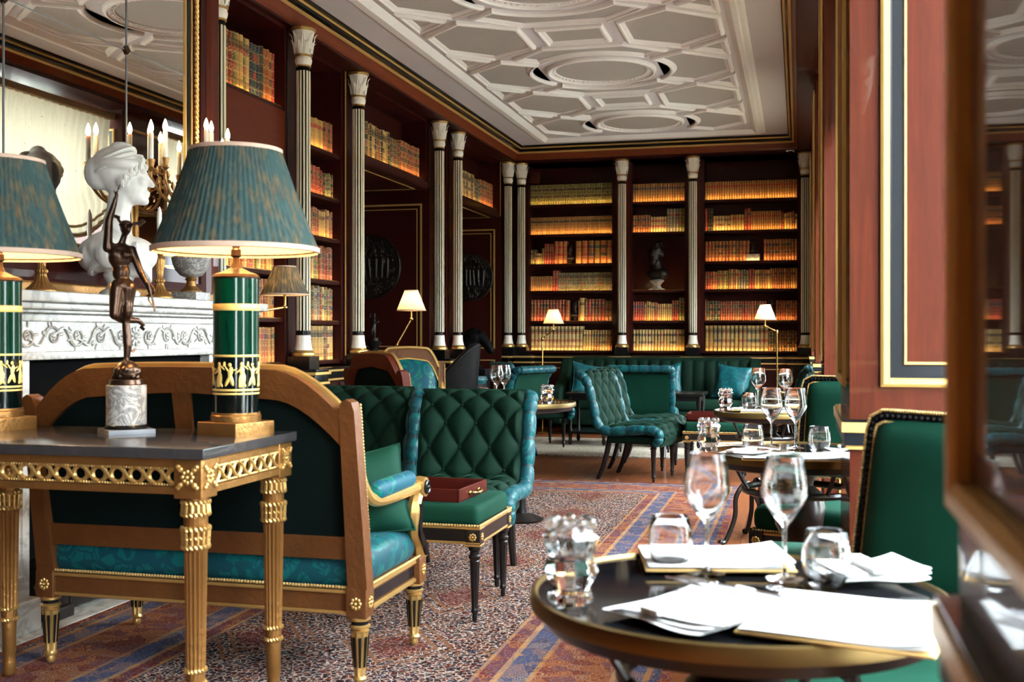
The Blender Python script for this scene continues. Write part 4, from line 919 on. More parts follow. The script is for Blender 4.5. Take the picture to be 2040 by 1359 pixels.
# ---- stools with trays
def stool(label, loc, w, d, h=.47, group=None, seat='velvet_l'):
    t = thing('upholstered_stool', label, 'stool', loc, 0, group); a, b = w / 2, d / 2
    q = MB(); q.rbox(-a + .008, a - .008, -b + .008, b - .008, h - .085, h, .028); q.obj('seat_pad', M[seat], t)
    q = MB(); q.box(-a, a, -b, b, h - .155, h - .085); q.obj('apron', M['ebony'], t)
    q = MB()
    for z in (h - .090, h - .150): q.tube([(-a, -b, z), (a, -b, z), (a, b, z), (-a, b, z)], .0055, 6, True)
    q.obj('gilt_line', M['goldb'], t)
    q = MB(); beads(q, [(-a, -b - .002, h - .080), (a, -b - .002, h - .080), (a + .002, b, h - .08), (-a, b, h - .08), (-a, -b, h - .08)], .0065, .012); q.obj('braid', M['trim'], t)
    for sx in (-1, 1):
        for sy in (-1, 1):
            x, y = sx * (a - .028), sy * (b - .028)
            q = MB(); q.rbox(x - .031, x + .031, y - .031, y + .031, h - .165, h - .088, .003); k = q.obj('corner_block', M['ebony'], t)
            q = MB(); rosette(q, (x, y + sy * .032, h - .126), .020, 'y'); rosette(q, (x + sx * .032, y, h - .126), .020, 'x')
            for z in (h - .16, h - .092): q.tube([(x - .031, y - .031, z), (x + .031, y - .031, z), (x + .031, y + .031, z), (x - .031, y + .031, z)], .004, 5, True)
            q.obj('rosette', M['goldb'], k)
            turned_leg(h - .165, .024, 'ebony', t, (x, y, 0))
    return t
def tray(label, loc, w, d, rz=0):
    t = thing('butler_tray', label, 'tray', loc, rz, 'mahogany trays'); a, b = w / 2, d / 2
    q = MB(); q.box(-a, a, -b, b, 0, .012); q.obj('tray_base', M['tray'], t)
    for (x0, x1, y0, y1) in ((-a, a, -b, -b + .010), (-a, a, b - .010, b), (-a, -a + .010, -b, b), (a - .010, a, -b, b)):
        q = MB(); q.rbox(x0, x1, y0, y1, 0, .062, .003); q.obj('tray_side', M['tray'], t)
    q = MB(); q.box(-.004, .004, -b + .01, b - .01, .010, .045); q.at((0, 0, 0), (0, 0, pi / 2)); q.at(); q.obj('divider', M['tray'], t)
    for sx in (-1, 1):
        q = MB(); x = sx * (a + .001); q.tube(bez([(x, -.055, .034), (x + sx * .022, -.045, .034), (x + sx * .026, 0, .030), (x + sx * .022, .045, .034), (x, .055, .034)], 6), .006, 8); q.ell((x, -.055, .034), .011); q.ell((x, .055, .034), .011); q.ell((x + sx * .026, 0, .030), (.009, .016, .009)); q.obj('handle', M['brass'], t)
    return t
stool('green velvet stool with black and gilt legs in front of the tufted chair', (-1.585, 4.54, 0), .68, .50)
tray('red mahogany tray with brass handle on the near green stool', (-1.625, 4.56, .472), .56, .36, radians(-3))
stool('green velvet stool with black and gilt legs near the far dining table', (-.655, 9.24, 0), .50, .44)
tray('red mahogany tray on the stool by the far dining table', (-.665, 9.24, .472), .44, .36)
def seatbench(label, loc, w, d):
    t = stool(label, loc, w, d, .47, None, 'velvet_m'); return t
seatbench('narrow stool with a pale mint velvet seat under the middle dining table', (.0, 3.70, 0), .235, .42)

# ---- dining chairs (local -y is the way the sitter faces)
def dining_chair(label, loc, rz, first=[]):
    if first: return copy_tree(first[0], label, loc, rz)
    t = thing('dining_chair', label, 'chair', loc, rz, 'green velvet dining chairs'); first.append(t)
    bk = lambda v: (v.x, v.y + max(0, v.z - .45) * .16 + .25 * v.x * v.x, v.z)
    w = .235; z0, z1 = .56, .995
    out = [(-w, z0), (w, z0)] + [(w * lerp(1, .985, s_), lerp(z0, z1 - .05, s_)) for s_ in (.5, 1)] + [(w - .012, z1 - .018), (w - .05, z1)] + [(-w + .05, z1), (-w + .012, z1 - .018)] + [(-w * lerp(1, .985, s_), lerp(z0, z1 - .05, s_)) for s_ in (1, .5)]
    q = MB(); yb = .21
    rin = offset(out, .03)
    def ring(P, y): return [(p[0], y, p[1]) for p in P]
    N = len(out)
    q.add(ring(out, yb - .012) + ring(out, yb + .03), [tuple(range(N - 1, -1, -1)), tuple(range(N, 2 * N))] + [(i, (i + 1) % N, N + (i + 1) % N, N + i) for i in range(N)]); warp(q, bk); q.obj('back_frame', M['ebony'], t)
    q = MB()
    def pf(u, v):
        x = lerp(-w + .026, w - .026, u); zt = z1 - .022 - (.045 * max(0, (abs(2 * u - 1) - .8) / .2) ** 2); z = lerp(z0 + .02, zt, v)
        return bk(Vector((x, yb - .012 - .030 * (1 - (2 * u - 1) ** 8) * (1 - (2 * v - 1) ** 8), z)))
    q.grid(pf, 20, 20); q.obj('back_pad', M['velvet_l'], t, 0)
    q = MB(); q.grid(lambda u, v: (lambda p: (p[0], p[1] + .05 + .0 * u, p[2]))(bk(Vector((lerp(w - .03, -w + .03, u), yb - .018, lerp(z0 + .02, z1 - .03, v))))), 10, 6); q.obj('back_lining', M['velvet_d'], t, 0)
    for off, nm_ in ((.002, 'gilt_nail_trim'), (.030, 'gilt_nail_trim')):
        q = MB(); P = offset(out, off); pts = [bk(Vector((p[0], yb - .016, p[1]))) for p in P]; beads(q, pts + [pts[0]], .0042, .0075); q.obj(nm_, M['trim'], t)
    q = MB(); P = offset(out, .016); beads(q, [bk(Vector((p[0], yb - .016, p[1]))) for p in P] + [bk(Vector((P[0][0], yb - .016, P[0][1])))], .007, .016); q.obj('black_braid', M['leather'], t)
    q = MB(); q.rbox(-.245, .245, -.25, .22, .385, .49, .04, lambda p: (p.x, p.y, p.z + (.015 * (1 - (p.x / .25) ** 2) if p.z > .45 else 0))); q.obj('seat_pad', M['velvet_l'], t, 60)
    q = MB(); q.rbox(-.245, .245, -.25, .22, .32, .392, .006); q.obj('seat_rail', M['ebony'], t)
    q = MB()
    for z in (.328, .383): q.tube([(-.246, -.251, z), (.246, -.251, z), (.246, .221, z), (-.246, .221, z)], .005, 6, True)
    q.obj('gilt_line', M['goldb'], t); q = MB(); beads(q, [(-.246, -.252, .395), (.246, -.252, .395), (.246, .222, .395), (-.246, .222, .395), (-.246, -.252, .395)], .006, .012); q.obj('braid', M['trim'], t)
    for sx in (-1, 1):
        x = sx * .222
        q = MB(); q.rbox(x - .030, x + .030, -.258, -.198, .312, .395, .003); k = q.obj('corner_block', M['ebony'], t)
        q = MB(); rosette(q, (x, -.259, .353), .022, 'y'); rosette(q, (x + sx * .030, -.228, .353), .022, 'x'); q.obj('rosette', M['goldb'], k)
        turned_leg(.313, .026, 'ebony', t, (x, -.228, 0))
        q = MB(); q.tube(bez([(x * .95, .20, .38), (x * .95, .205, .25), (x * .95, .235, .10), (x * .95, .275, 0)], 6), [lerp(.024, .016, i / 18) for i in range(19)], 8); q.obj('leg', M['ebony'], t)
        q = MB(); q.tube([bk(Vector((x * .93, .21, z))) for z in (.38, .45, .57)], .018, 8); q.obj('back_upright', M['ebony'], t)
    return t
dining_chair('emerald velvet dining chair in the nearest window bay', (.13, 2.43, 0), radians(-43))
dining_chair('emerald velvet dining chair at the middle table beyond the mahogany pier', (.13, 4.68, 0), radians(-20))

# ---- sofa
def sofa():
    t = thing('sofa', 'long dark green channel-backed velvet sofa below the end bookcases', 'sofa', (-1.63, 13.12, 0), 0); w = 1.12
    q = MB(); nch = 16
    def ch(u, v):
        x = lerp(-w + .05, w - .05, u); fl = .028 * abs(sin(pi * u * nch)) ** .5; z = lerp(.36, .905, v); y = .20 + .10 * v - fl * (1 if v < .96 else .4) - .03 * sin(pi * v)
        if v > .94: y += .09 * (v - .94) / .06
        return (x, y, z)
    q.grid(ch, nch * 8, 22); q.obj('channelled_back', M['velvet_d'], t, 0)
    q = MB(); q.rbox(-w, w, .28, .44, .14, .90, .05); q.obj('back_frame', M['velvet_d'], t)
    for k in range(2):
        q = MB(); a, b = (-w + .08, -.005) if k == 0 else (.005, w - .08); q.rbox(a, b, -.36, .22, .30, .43, .045); q.obj('seat_cushion', M['velvet'], t)
    q = MB(); q.rbox(-w + .03, w - .03, -.34, .30, .12, .30, .02); q.obj('seat_base', M['velvet_d'], t)
    for sx in (-1, 1):
        q = MB(); x = sx * (w + .01)
        prof = [(-.38, .13), (.40, .13), (.42, .88), (.30, .90), (.20, .86), (.08, .72), (-.12, .60), (-.34, .56), (-.40, .53), (-.41, .45)]
        q.prism(prof, x - .065, x + .065, 'x'); me = q.mesh('arm', M['velvet_d']); o = mesh_obj('arm', me, t); bv_ = o.modifiers.new('soft', 'BEVEL'); bv_.width = .03; bv_.segments = 3
    for x in (-w + .06, w - .06):
        for y in (-.30, .36): q = MB(); q.lathe([(.014, 0), (.018, .01), (.028, .14)], 12, (x, y, 0)); q.obj('leg', M['ebony'], t)
sofa()
pillow('teal damask cushion tilted against the left arm of the sofa', (-2.40, 12.95, .63), (radians(-20), radians(10), radians(28)), .44, .42, .15, 'teal')
pillow('teal damask cushion half hidden behind the plain-backed chair', (-1.52, 13.05, .63), (radians(-18), radians(-8), radians(-10)), .40, .40, .14, 'teal')
pillow('teal damask cushion in the right-hand corner of the sofa', (-.74, 13.0, .63), (radians(-18), radians(6), radians(-15)), .42, .40, .15, 'teal')
def end_table(label, loc, w, d, h=.55):
    t = thing('black_table', label, 'table', loc, 0, 'black tables before the sofa'); a, b = w / 2, d / 2
    q = MB(); q.rbox(-a, a, -b, b, h - .03, h, .008); q.obj('tabletop', M['black'], t); q = MB(); q.box(-a + .03, a - .03, -b + .03, b - .03, h - .08, h - .03); q.obj('frieze', M['ebony'], t)
    q = MB(); q.rbox(-a + .02, a - .02, -b + .02, b - .02, .12, .145, .005); q.obj('lower_shelf', M['black'], t)
    for sx in (-1, 1):
        for sy in (-1, 1):
            q = MB(); q.lathe([(.012, 0), (.024, .03), (.018, .07), (.026, .11), (.026, .15), (.016, .19), (.022, .30), (.014, .36), (.024, .44), (.026, h - .03)], 14, (sx * (a - .05), sy * (b - .05), 0)); q.obj('leg', M['ebony'], t)
    return t
end_table('small black table with a lower shelf on the pale rug', (-2.17, 11.78, 0), .46, .55)
end_table('low black table between the plain-backed chair and the sofa', (-1.22, 11.75, 0), .55, .60, .56)

# ---- armchairs by the first doorway
gilt_seat('armchair', 'mahogany armchair with an arched back turned to us, behind the tufted chairs', 'armchair', .60, .58, 1.045, (-2.415, 6.93, 0), radians(-30), 'mahog', group=None, arms=True)
gilt_seat('armchair', 'gilt armchair showing its teal damask inside back, near the brass floor lamp', 'armchair', .58, .58, 1.06, (-2.815, 7.78, 0), radians(-161), 'giltwood', group=None, arms=True)
# ------------------------------------------------------------------ console table
def console():
    x0, x1, y0, y1, H = -2.66, -1.565, 2.705, 3.285, .85
    t = thing('console_table', 'carved gilt console table with a black stone top behind the settee', 'table', ((x0 + x1) / 2, (y0 + y1) / 2, 0)); a, b = (x1 - x0) / 2, (y1 - y0) / 2
    q = MB(); q.rbox(-a, a, -b, b, H - .030, H, .003); q.obj('stone_top', M['stone_top'], t)
    ia, ib = a - .025, b - .025; zt, zb = H - .032, H - .128
    def side(L, f, nm):
        """one pierced guilloche apron panel, length L, mapped by f(s, out, z)"""
        q = MB()
        for (zz0, zz1, o) in ((zt - .022, zt, .010), (zb, zb + .020, .012)):
            V = [f(s, oo, z) for s in (0, L) for oo in (-.008, o) for z in (zz0, zz1)]; q.add(V, [(0, 1, 3, 2), (4, 6, 7, 5), (0, 4, 5, 1), (2, 3, 7, 6), (1, 5, 7, 3), (0, 2, 6, 4)])
        q.obj('apron_rail', M['gold'], t)
        q = MB()
        for z in (zt - .026, zb + .025): beads(q, [f(0.01, .006, z), f(L - .01, .006, z)], .0042, .0085)
        q.obj('apron_beading', M['goldb'], t)
        q = MB(); n = max(3, round(L / .060)); st = L / n; zc = (zt + zb) / 2 + .001; R = .0215
        for k in range(n):
            s = (k + .5) * st; q.tube([f(s + R * cos(2 * pi * i / 20), .002, zc + R * sin(2 * pi * i / 20)) for i in range(20)], .0068, 6, True)
            if k < n - 1:
                q.tube([f(s + st * i / 10, .006, zc + R * .98 * cos(pi * i / 10)) for i in range(11)], .0058, 6); q.tube([f(s + st * i / 10, -.001, zc - R * .98 * cos(pi * i / 10)) for i in range(11)], .0058, 6)
                q.ell(f(s + st / 2, .003, zc), .0055, 8, 6)
        q.obj('guilloche', M['goldb'], t)
    cb = .045
    side(2 * (ia - cb), lambda s, o, z: (-ia + cb + s, -ib - o, z), 0); side(2 * (ib - cb), lambda s, o, z: (ia + o, -ib + cb + s, z), 1)
    side(2 * (ia - cb), lambda s, o, z: (-ia + cb + s, ib + o, z), 2); side(2 * (ib - cb), lambda s, o, z: (-ia - o, -ib + cb + s, z), 3)
    for sx in (-1, 1):
        for sy in (-1, 1):
            x, y = sx * (ia - .030), sy * (ib - .030)
            q = MB(); q.rbox(x - .043, x + .043, y - .043, y + .043, zb - .012, zt + .002, .004); k = q.obj('corner_block', M['gold'], t)
            q = MB()
            for ax, cc in (('y', (x, y + sy * .045, (zt + zb) / 2)), ('x', (x + sx * .045, y, (zt + zb) / 2))):
                rosette(q, cc, .026, ax)
                for i in range(4):
                    th = pi / 4 + i * pi / 2
                    for rr, s_ in ((.030, .008), (.040, .007)): q.ell((cc[0] + rr * cos(th), cc[1], cc[2] + rr * sin(th)) if ax == 'y' else (cc[0], cc[1] + rr * cos(th), cc[2] + rr * sin(th)), s_, 7, 5)
            q.obj('carved_rosette', M['goldb'], k)
            h = zb - .012; r = .034
            q = MB(); q.lathe([(.014, 0), (.020, .01), (.022, .05), (.018, .07), (.022, .08), (.023, .17), (.025, .20), (.026, .22), (.027, .24), (.032, .56), (.033, .565), (.033, h)], 96, fl=(16, .17, .235, .562)); lg = q.obj('leg', M['gold'], t, 60); lg.location = (x, y, 0)
            q = MB()
            for z, R_, r_ in ((.195, .026, .006), (.232, .027, .006), (.575, .035, .007), (.600, .036, .005), (.625, .037, .007), (h - .045, .037, .006), (h - .012, .037, .006)):
                n = 18
                for i in range(n): th = 2 * pi * i / n; q.M = Matrix.Translation((R_ * cos(th), R_ * sin(th), z)) @ Matrix.Rotation(th, 4, 'Z') @ Matrix.Rotation(.6, 4, 'X'); q.ell((0, 0, 0), (r_, r_ * .8, r_ * 1.35), 6, 5)
            q.M = Matrix()
            for i in range(14): th = 2 * pi * i / 14; q.tube([(.036 * cos(th), .036 * sin(th), h - .040), (.034 * cos(th), .034 * sin(th), h - .016)], .006, 6); q.tube([(.035 * cos(th), .035 * sin(th), .582), (.037 * cos(th), .037 * sin(th), .62)], .0045, 6)
            q.obj('leg_carving', M['goldb'], lg)
console()

# ------------------------------------------------------------------ table lamps
def pleated(mb, r0, z0, r1, z1, n=72, amp=.02, sw=0, seg=6, bow=0, k=1):
    def f(u, v):
        z = lerp(z0, z1, v); r = lerp(r0, r1, v) * k - bow * sin(pi * v); a = u * 2 * pi; return (r * (1 + amp * sin(a * n)) * cos(a), r * (1 + amp * sin(a * n)) * sin(a), z)
    mb.grid(f, n * 4, seg, True); return mb
def big_lamp(label, loc, first=[]):
    if first: return copy_tree(first[0], label, loc)
    t = thing('table_lamp', label, 'lamp', loc, radians(-17), 'pair of green glass lamps'); first.append(t)
    q = MB(); q.rbox(-.083, .083, -.083, .083, 0, .052, .003); q.obj('square_plinth', M['gold'], t)
    q = MB(); q.lathe([(.076, .052), (.077, .056), (.077, .070), (.074, .074), (.074, .080)], 40); q.obj('collar', M['gold'], t)
    q = MB(); q.lathe([(.070, .2555), (.070, .495), (.066, .50)], 48); q.obj('glass_column', M['lampglass'], t)
    q = MB(); q.lathe([(.0695, .078), (.070, .082), (.070, .256)], 48); q.obj('dark_glass_foot', M['lampglass_d'], t)
    for z0, z1 in ((.136, .142), (.147, .154), (.252, .259), (.395, .416)):
        q = MB(); q.lathe([(.0705, z0), (.0712, z0 + .001), (.0712, z1 - .001), (.0705, z1)], 48, cap=False); q.obj('gold_band', M['fig'], t)
    # procession of gold figures round the column
    q = MB(); R = .0712
    def blob(s, z, rs_, rz_, tilt=0): q.M = Matrix.Rotation(s / R, 4, 'Z') @ Matrix.Translation((R - .001, 0, z)) @ Matrix.Rotation(tilt, 4, 'X'); q.ell((0, 0, 0), (.0022, rs_, rz_), 8, 6)
    z0 = .160
    blob(0, z0 + .070, .0058, .007); blob(0, z0 + .050, .0075, .016, .1); blob(.001, z0 + .022, .011, .024, -.12); blob(.008, z0 + .008, .004, .010, .5); blob(-.006, z0 + .008, .004, .010, -.3)
    blob(.012, z0 + .060, .0025, .012, .9); blob(-.012, z0 + .048, .0025, .012, -.8); blob(.018, z0 + .070, .0024, .009, -.2)
    q.M = Matrix(); fa = q.mesh('gold_figure', M['fig'])
    q = MB(); blob(0, z0 + .068, .0055, .0065); blob(.002, z0 + .046, .0075, .017, -.2); blob(.004, z0 + .024, .0065, .022, .3); blob(-.006, z0 + .020, .0055, .020, -.45); blob(-.010, z0 + .056, .0025, .013, .6); blob(.013, z0 + .052, .0025, .012, -1.1); blob(-.016, z0 + .070, .0024, .008, 0); q.M = Matrix(); fb_ = q.mesh('gold_figure', M['fig'])
    for k in range(12): mesh_obj('gold_figure', fa if k % 2 else fb_, t, rz=2 * pi * k / 12)
    q = MB(); q.lathe([(.073, .495), (.074, .50), (.070, .508), (.045, .516), (.020, .528), (.012, .545), (.010, .56), (.016, .566), (.016, .585), (.012, .59), (.012, .62)], 32); q.obj('bronze_cap', M['bronze'], t)
    q = MB(); q.lathe([(.006, .62), (.020, .64), (.028, .68), (.022, .72), (.0, .735)], 16); q.obj('bulb', M['bulb'], t)
    q = MB(); pleated(q, .254, .585, .140, .893, 76, .010, seg=8, bow=.004); sh = q.obj('shade', M['shade'], t, 0)
    q = MB(); pleated(q, .250, .588, .136, .890, 76, .006, seg=4, bow=.004); q.f = [f[::-1] for f in q.f]; q.obj('lining', M['shade_in'], sh, 0)
    q = MB(); q.lathe([(.252, .576), (.258, .578), (.258, .592), (.252, .594)], 64, cap=False); q.obj('shade_binding', M['shade_bind'], sh); q = MB(); q.lathe([(.138, .886), (.143, .888), (.143, .899), (.138, .901)], 64, cap=False); q.obj('shade_binding', M['shade_bind'], sh)
    ld = bpy.data.lights.new('lamp_light', 'POINT'); ld.energy = 9; ld.color = (1, .66, .32); ld.shadow_soft_size = .035; lo = bpy.data.objects.new('lamp_light', ld); COL.objects.link(lo); lo.parent = t; lo.location = (0, 0, .70)
    ld.energy = 12
    return t
M['shade_bind'] = plain('pink_beige_binding', (.55, .38, .28), .7)
big_lamp('green glass table lamp with teal pleated shade, on the console before the mirror', (-1.70, 3.135, .851))
big_lamp('green glass table lamp with teal pleated shade, cut off by the picture edge', (-2.555, 3.12, .851))

# ------------------------------------------------------------------ bronze figure
def figure():
    t = thing('bronze_statuette', 'dark bronze figure balancing with one arm raised, on a grey marble drum', 'statuette', (-2.065, 3.10, .851), radians(48))
    q = MB(); q.rbox(-.072, .072, -.072, .072, 0, .024, .002); q.obj('slate_slab', M['slate'], t)
    q = MB(); q.lathe([(.064, .024), (.068, .028), (.066, .034), (.062, .037)], 36); q.obj('black_ring', M['black'], t)
    q = MB(); q.lathe([(.061, .036), (.0615, .040), (.0615, .160), (.060, .162)], 40); q.obj('marble_drum', M['marble_grey'], t)
    q = MB(); q.lathe([(.050, .161), (.053, .165), (.050, .178), (.046, .180)], 36); q.obj('bronze_ring', M['bronze'], t)
    g = MB(); rr = random.Random(4); g.ell((0, 0, .205), (.040, .040, .036), 16, 10)
    for i in range(26): a = rr.uniform(0, 6.3); z = rr.uniform(.182, .215); g.ell((.036 * cos(a), .036 * sin(a), z), rr.uniform(.006, .011), 7, 5)
    put(fused(g, .0032, 1), 'leafy_mound', M['bronze'], t)
    g = MB()                       # local frame turned so that the figure is seen from the front
    rig = Matrix.Rotation(-radians(48) - radians(-33.5), 4, 'Z'); g.M = rig
    z = .235
    # standing leg, raised leg, trunk, arms, head   (x: to the right of the picture, y: away)
    g.chain([(0, 0, z), (.004, 0, z + .05), (-.002, .006, z + .125), (.006, 0, z + .235)], [.0085, .014, .0125, .026]); g.cap((0, 0, z + .002), (-.004, -.022, z - .004), .008, .007)
    g.ell((.001, .008, z + .075), (.0135, .0145, .030)); g.ell((.003, 0, z + .175), (.019, .020, .045))
    g.chain([(-.026, 0, z + .235), (-.034, -.012, z + .150), (-.012, .045, z + .135), (.035, .075, z + .132)], [.027, .018, .014, .009]); g.cap((.035, .075, z + .132), (.052, .082, z + .118), .008, .007)
    g.ell((-.011, 0, z + .242), (.036, .025, .028)); g.ell((-.012, .012, z + .232), (.032, .024, .026))
    g.ell((-.016, 0, z + .285), (.028, .020, .035)); g.ell((-.020, 0, z + .330), (.036, .024, .038)); g.ell((-.033, -.012, z + .340), (.018, .014, .016)); g.ell((-.004, -.014, z + .340), (.018, .014, .016))
    g.ell((-.021, 0, z + .358), (.040, .019, .018)); g.cap((-.016, 0, z + .37), (-.006, -.004, z + .40), .011, .010)
    g.chain([(.016, 0, z + .355), (.042, .002, z + .285), (.066, -.014, z + .235)], [.015, .0115, .008]); g.ell((.070, -.018, z + .226), (.008, .007, .012)); g.cap((.072, -.02, z + .222), (.080, -.024, z + .205), .004, .003)
    g.chain([(-.056, 0, z + .360), (-.052, .0, z + .445), (-.032, -.002, z + .515)], [.016, .0125, .008]); g.ell((-.029, -.002, z + .528), (.007, .006, .011)); g.cap((-.028, -.002, z + .535), (-.019, -.004, z + .56), .0035, .003); g.cap((-.033, -.002, z + .53), (-.038, -.004, z + .542), .003, .0028)
    g.ell((-.002, -.003, z + .425), (.018, .022, .024)); g.ell((-.004, -.020, z + .416), (.012, .010, .014)); g.cap((-.004, -.026, z + .424), (-.005, -.032, z + .416), .004, .0035); g.ell((-.001, .004, z + .436), (.021, .024, .014)); g.ell((-.0, -.002, z + .434), (.025, .029, .005))
    me = fused(g, .0036, 3); put(me, 'figure_body', M['bronze'], t)
    q = MB(); q.M = rig
    for (p, d) in (((.018, .006, z + .436), (.036, .006, .016)), ((-.016, .006, z + .442), (-.022, .006, .022)), ((.006, .006, z + .03), (.022, .010, .012)), ((.045, .085, z + .125), (.010, .014, -.024))):
        p = Vector(p); d = Vector(d); n_ = Vector((0, 1, 0)).cross(d).normalized() * d.length * .38; V = [p - n_ * .5, p + d * .5 + n_, p + d * 1.1 + n_ * .3, p + d * .9 - n_ * .4, p + n_ * .3 + d * .1]
        o_ = Vector((0, .0022, 0)); q.add([v - o_ for v in V] + [v + o_ for v in V], [(4, 3, 2, 1, 0), (5, 6, 7, 8, 9)] + [(i, (i + 1) % 5, 5 + (i + 1) % 5, 5 + i) for i in range(5)])
    q.M = Matrix(); q.obj('small_wings', M['bronze'], t)
    q = MB(); q.M = rig; q.tube([(.064, -.024, z + .262), (.078, -.026, z + .20), (.086, -.028, z + .16)], .0032, 6); q.tube(bez([(.066, -.022, z + .255), (.084, -.026, z + .225), (.066, -.026, z + .20), (.086, -.028, z + .172)], 6), .0026, 5); q.M = Matrix(); q.obj('held_staff', M['bronze'], t)
figure()

# ------------------------------------------------------------------ things on the mantel
ZM = 1.344
def bust():
    t = thing('marble_bust', 'white marble bust of a woman with headscarf and curls on the mantel', 'bust', (-2.955, 4.37, ZM), 0)
    # built facing +x, then turned to face along the mantel (to the right of the picture)
    g = MB(); z = .36
    g.ell((0, 0, z + .125), (.088, .070, .098), 18, 12); g.ell((.030, 0, z + .085), (.066, .058, .085), 16, 10); g.ell((.052, 0, z + .035), (.038, .040, .034), 14, 8); g.ell((.036, 0, z + .05), (.05, .05, .05), 14, 8)
    g.cap((.088, 0, z + .120), (.112, 0, z + .082), .010, .013); g.ell((.090, 0, z + .052), (.016, .022, .009)); g.ell((.088, 0, z + .040), (.016, .020, .009)); g.ell((.080, 0, z + .018), (.022, .024, .018))
    for s in (-1, 1): g.ell((.072, s * .028, z + .092), (.024, .024, .022)); g.ell((.080, s * .026, z + .132), (.016, .026, .010)); g.ell((.0, s * .068, z + .080), (.014, .010, .026)); g.ell((.084, s * .009, z + .078), (.012, .010, .009))
    # neck, shoulders, chest
    g.chain([(0, 0, z + .05), (-.016, 0, z - .03), (-.022, 0, z - .12)], [.050, .046, .060])
    g.ell((-.035, 0, z - .185), (.115, .175, .085), 20, 12); g.ell((.03, 0, z - .20), (.105, .14, .078), 18, 10); g.ell((-.10, 0, z - .20), (.07, .13, .07))
    for s in (-1, 1): g.ell((.045, s * .055, z - .235), (.055, .055, .05)); g.ell((-.035, s * .135, z - .20), (.055, .055, .06))
    # headscarf and bun
    g.ell((-.035, 0, z + .145), (.085, .078, .085), 16, 10); g.ell((-.085, 0, z + .125), (.06, .055, .07)); g.torus((-.015, 0, z + .155), .075, .022, 20, 8, 'z'); g.ell((-.005, 0, z + .222), (.05, .03, .03)); g.ell((.028, 0, z + .215), (.03, .022, .02))
    me = fused(g, .0058, 4); put(me, 'head_and_shoulders', M['bustm'], t)
    c = MB(); rr = random.Random(9)
    for s in (-1, 1):
        for k in range(16):
            a = k / 15; x = lerp(.076, .012, a) + rr.uniform(-.01, .01); y = s * lerp(.018, .068, a ** .7); zz = z + lerp(.178, .085, a) + rr.uniform(-.012, .012); c.torus((x, y, zz), .013, .0075, 12, 6, 'y' if k % 3 else 'x'); c.ell((x, y, zz), .009)
    c.obj('curls', M['bustm'], t)
    d = MB()
    for k in range(6):
        o_ = k * .012; pts = bez([(.06, -.17, z - .165 - o_), (.095, -.07, z - .225 - o_ * .8), (.10, .02, z - .235 - o_), (.07, .10, z - .205 - o_), (-.02, .175, z - .15 - o_)], 6); d.tube(pts, .012, 6)
        d.tube(bez([(-.02, -.175, z - .15 - o_), (-.10, -.10, z - .19 - o_), (-.115, 0, z - .21 - o_), (-.10, .10, z - .19 - o_), (-.02, .175, z - .15 - o_)], 5), .012, 6)
    d.obj('drapery', M['bustm'], t)
    h = MB(); 
    for k in range(3): h.tube([((.080 - .004 * k) * cos(a) - .030, (.076 - .003 * k) * sin(a), z + .150 + .020 * k + .035 * cos(a)) for a in [2 * pi * i / 24 for i in range(24)]], .009, 6, True)
    h.obj('headscarf_folds', M['bustm'], t)
    q = MB(); q.lathe([(.075, 0), (.078, .012), (.070, .02), (.052, .03), (.045, .05), (.058, .075), (.062, .085), (.055, .095), (.07, .12)], 28, c=(-.01, 0, 0)); q.obj('socle', M['bustm'], t)
    t.rotation_euler.z = radians(28); t.scale = (1.13, 1.13, 1.13); t.location.y = 4.36; t.location.x = -2.925
bust()
def candlestick(label, loc, candle=True, sc=1):
    t = thing('candlestick', label, 'candlestick', loc, 0, 'gilt candlesticks on the mantel')
    q = MB(); q.lathe([(.062, 0), (.064, .008), (.058, .016), (.046, .026), (.030, .045), (.022, .065), (.018, .075), (.026, .082), (.026, .09), (.016, .10), (.020, .14), (.028, .18), (.026, .195), (.014, .205), (.024, .215), (.022, .23), (.013, .245), (.018, .265), (.026, .27), (.026, .276), (.014, .277)], 64, fl=(16, .12, .02, .19)); q.obj('stem', M['gold'], t, 60)
    if candle: q = MB(); q.lathe([(.0115, .272), (.0110, .41), (.006, .43), (.0015, .44)], 14); q.obj('candle', M['wax'], t)
    return t
candlestick('gilt candlestick with a white candle, right of the bust', (-2.955, 4.705, ZM)); candlestick('gilt candlestick on the mantel behind the cut-off lamp', (-2.98, 3.885, ZM), True)
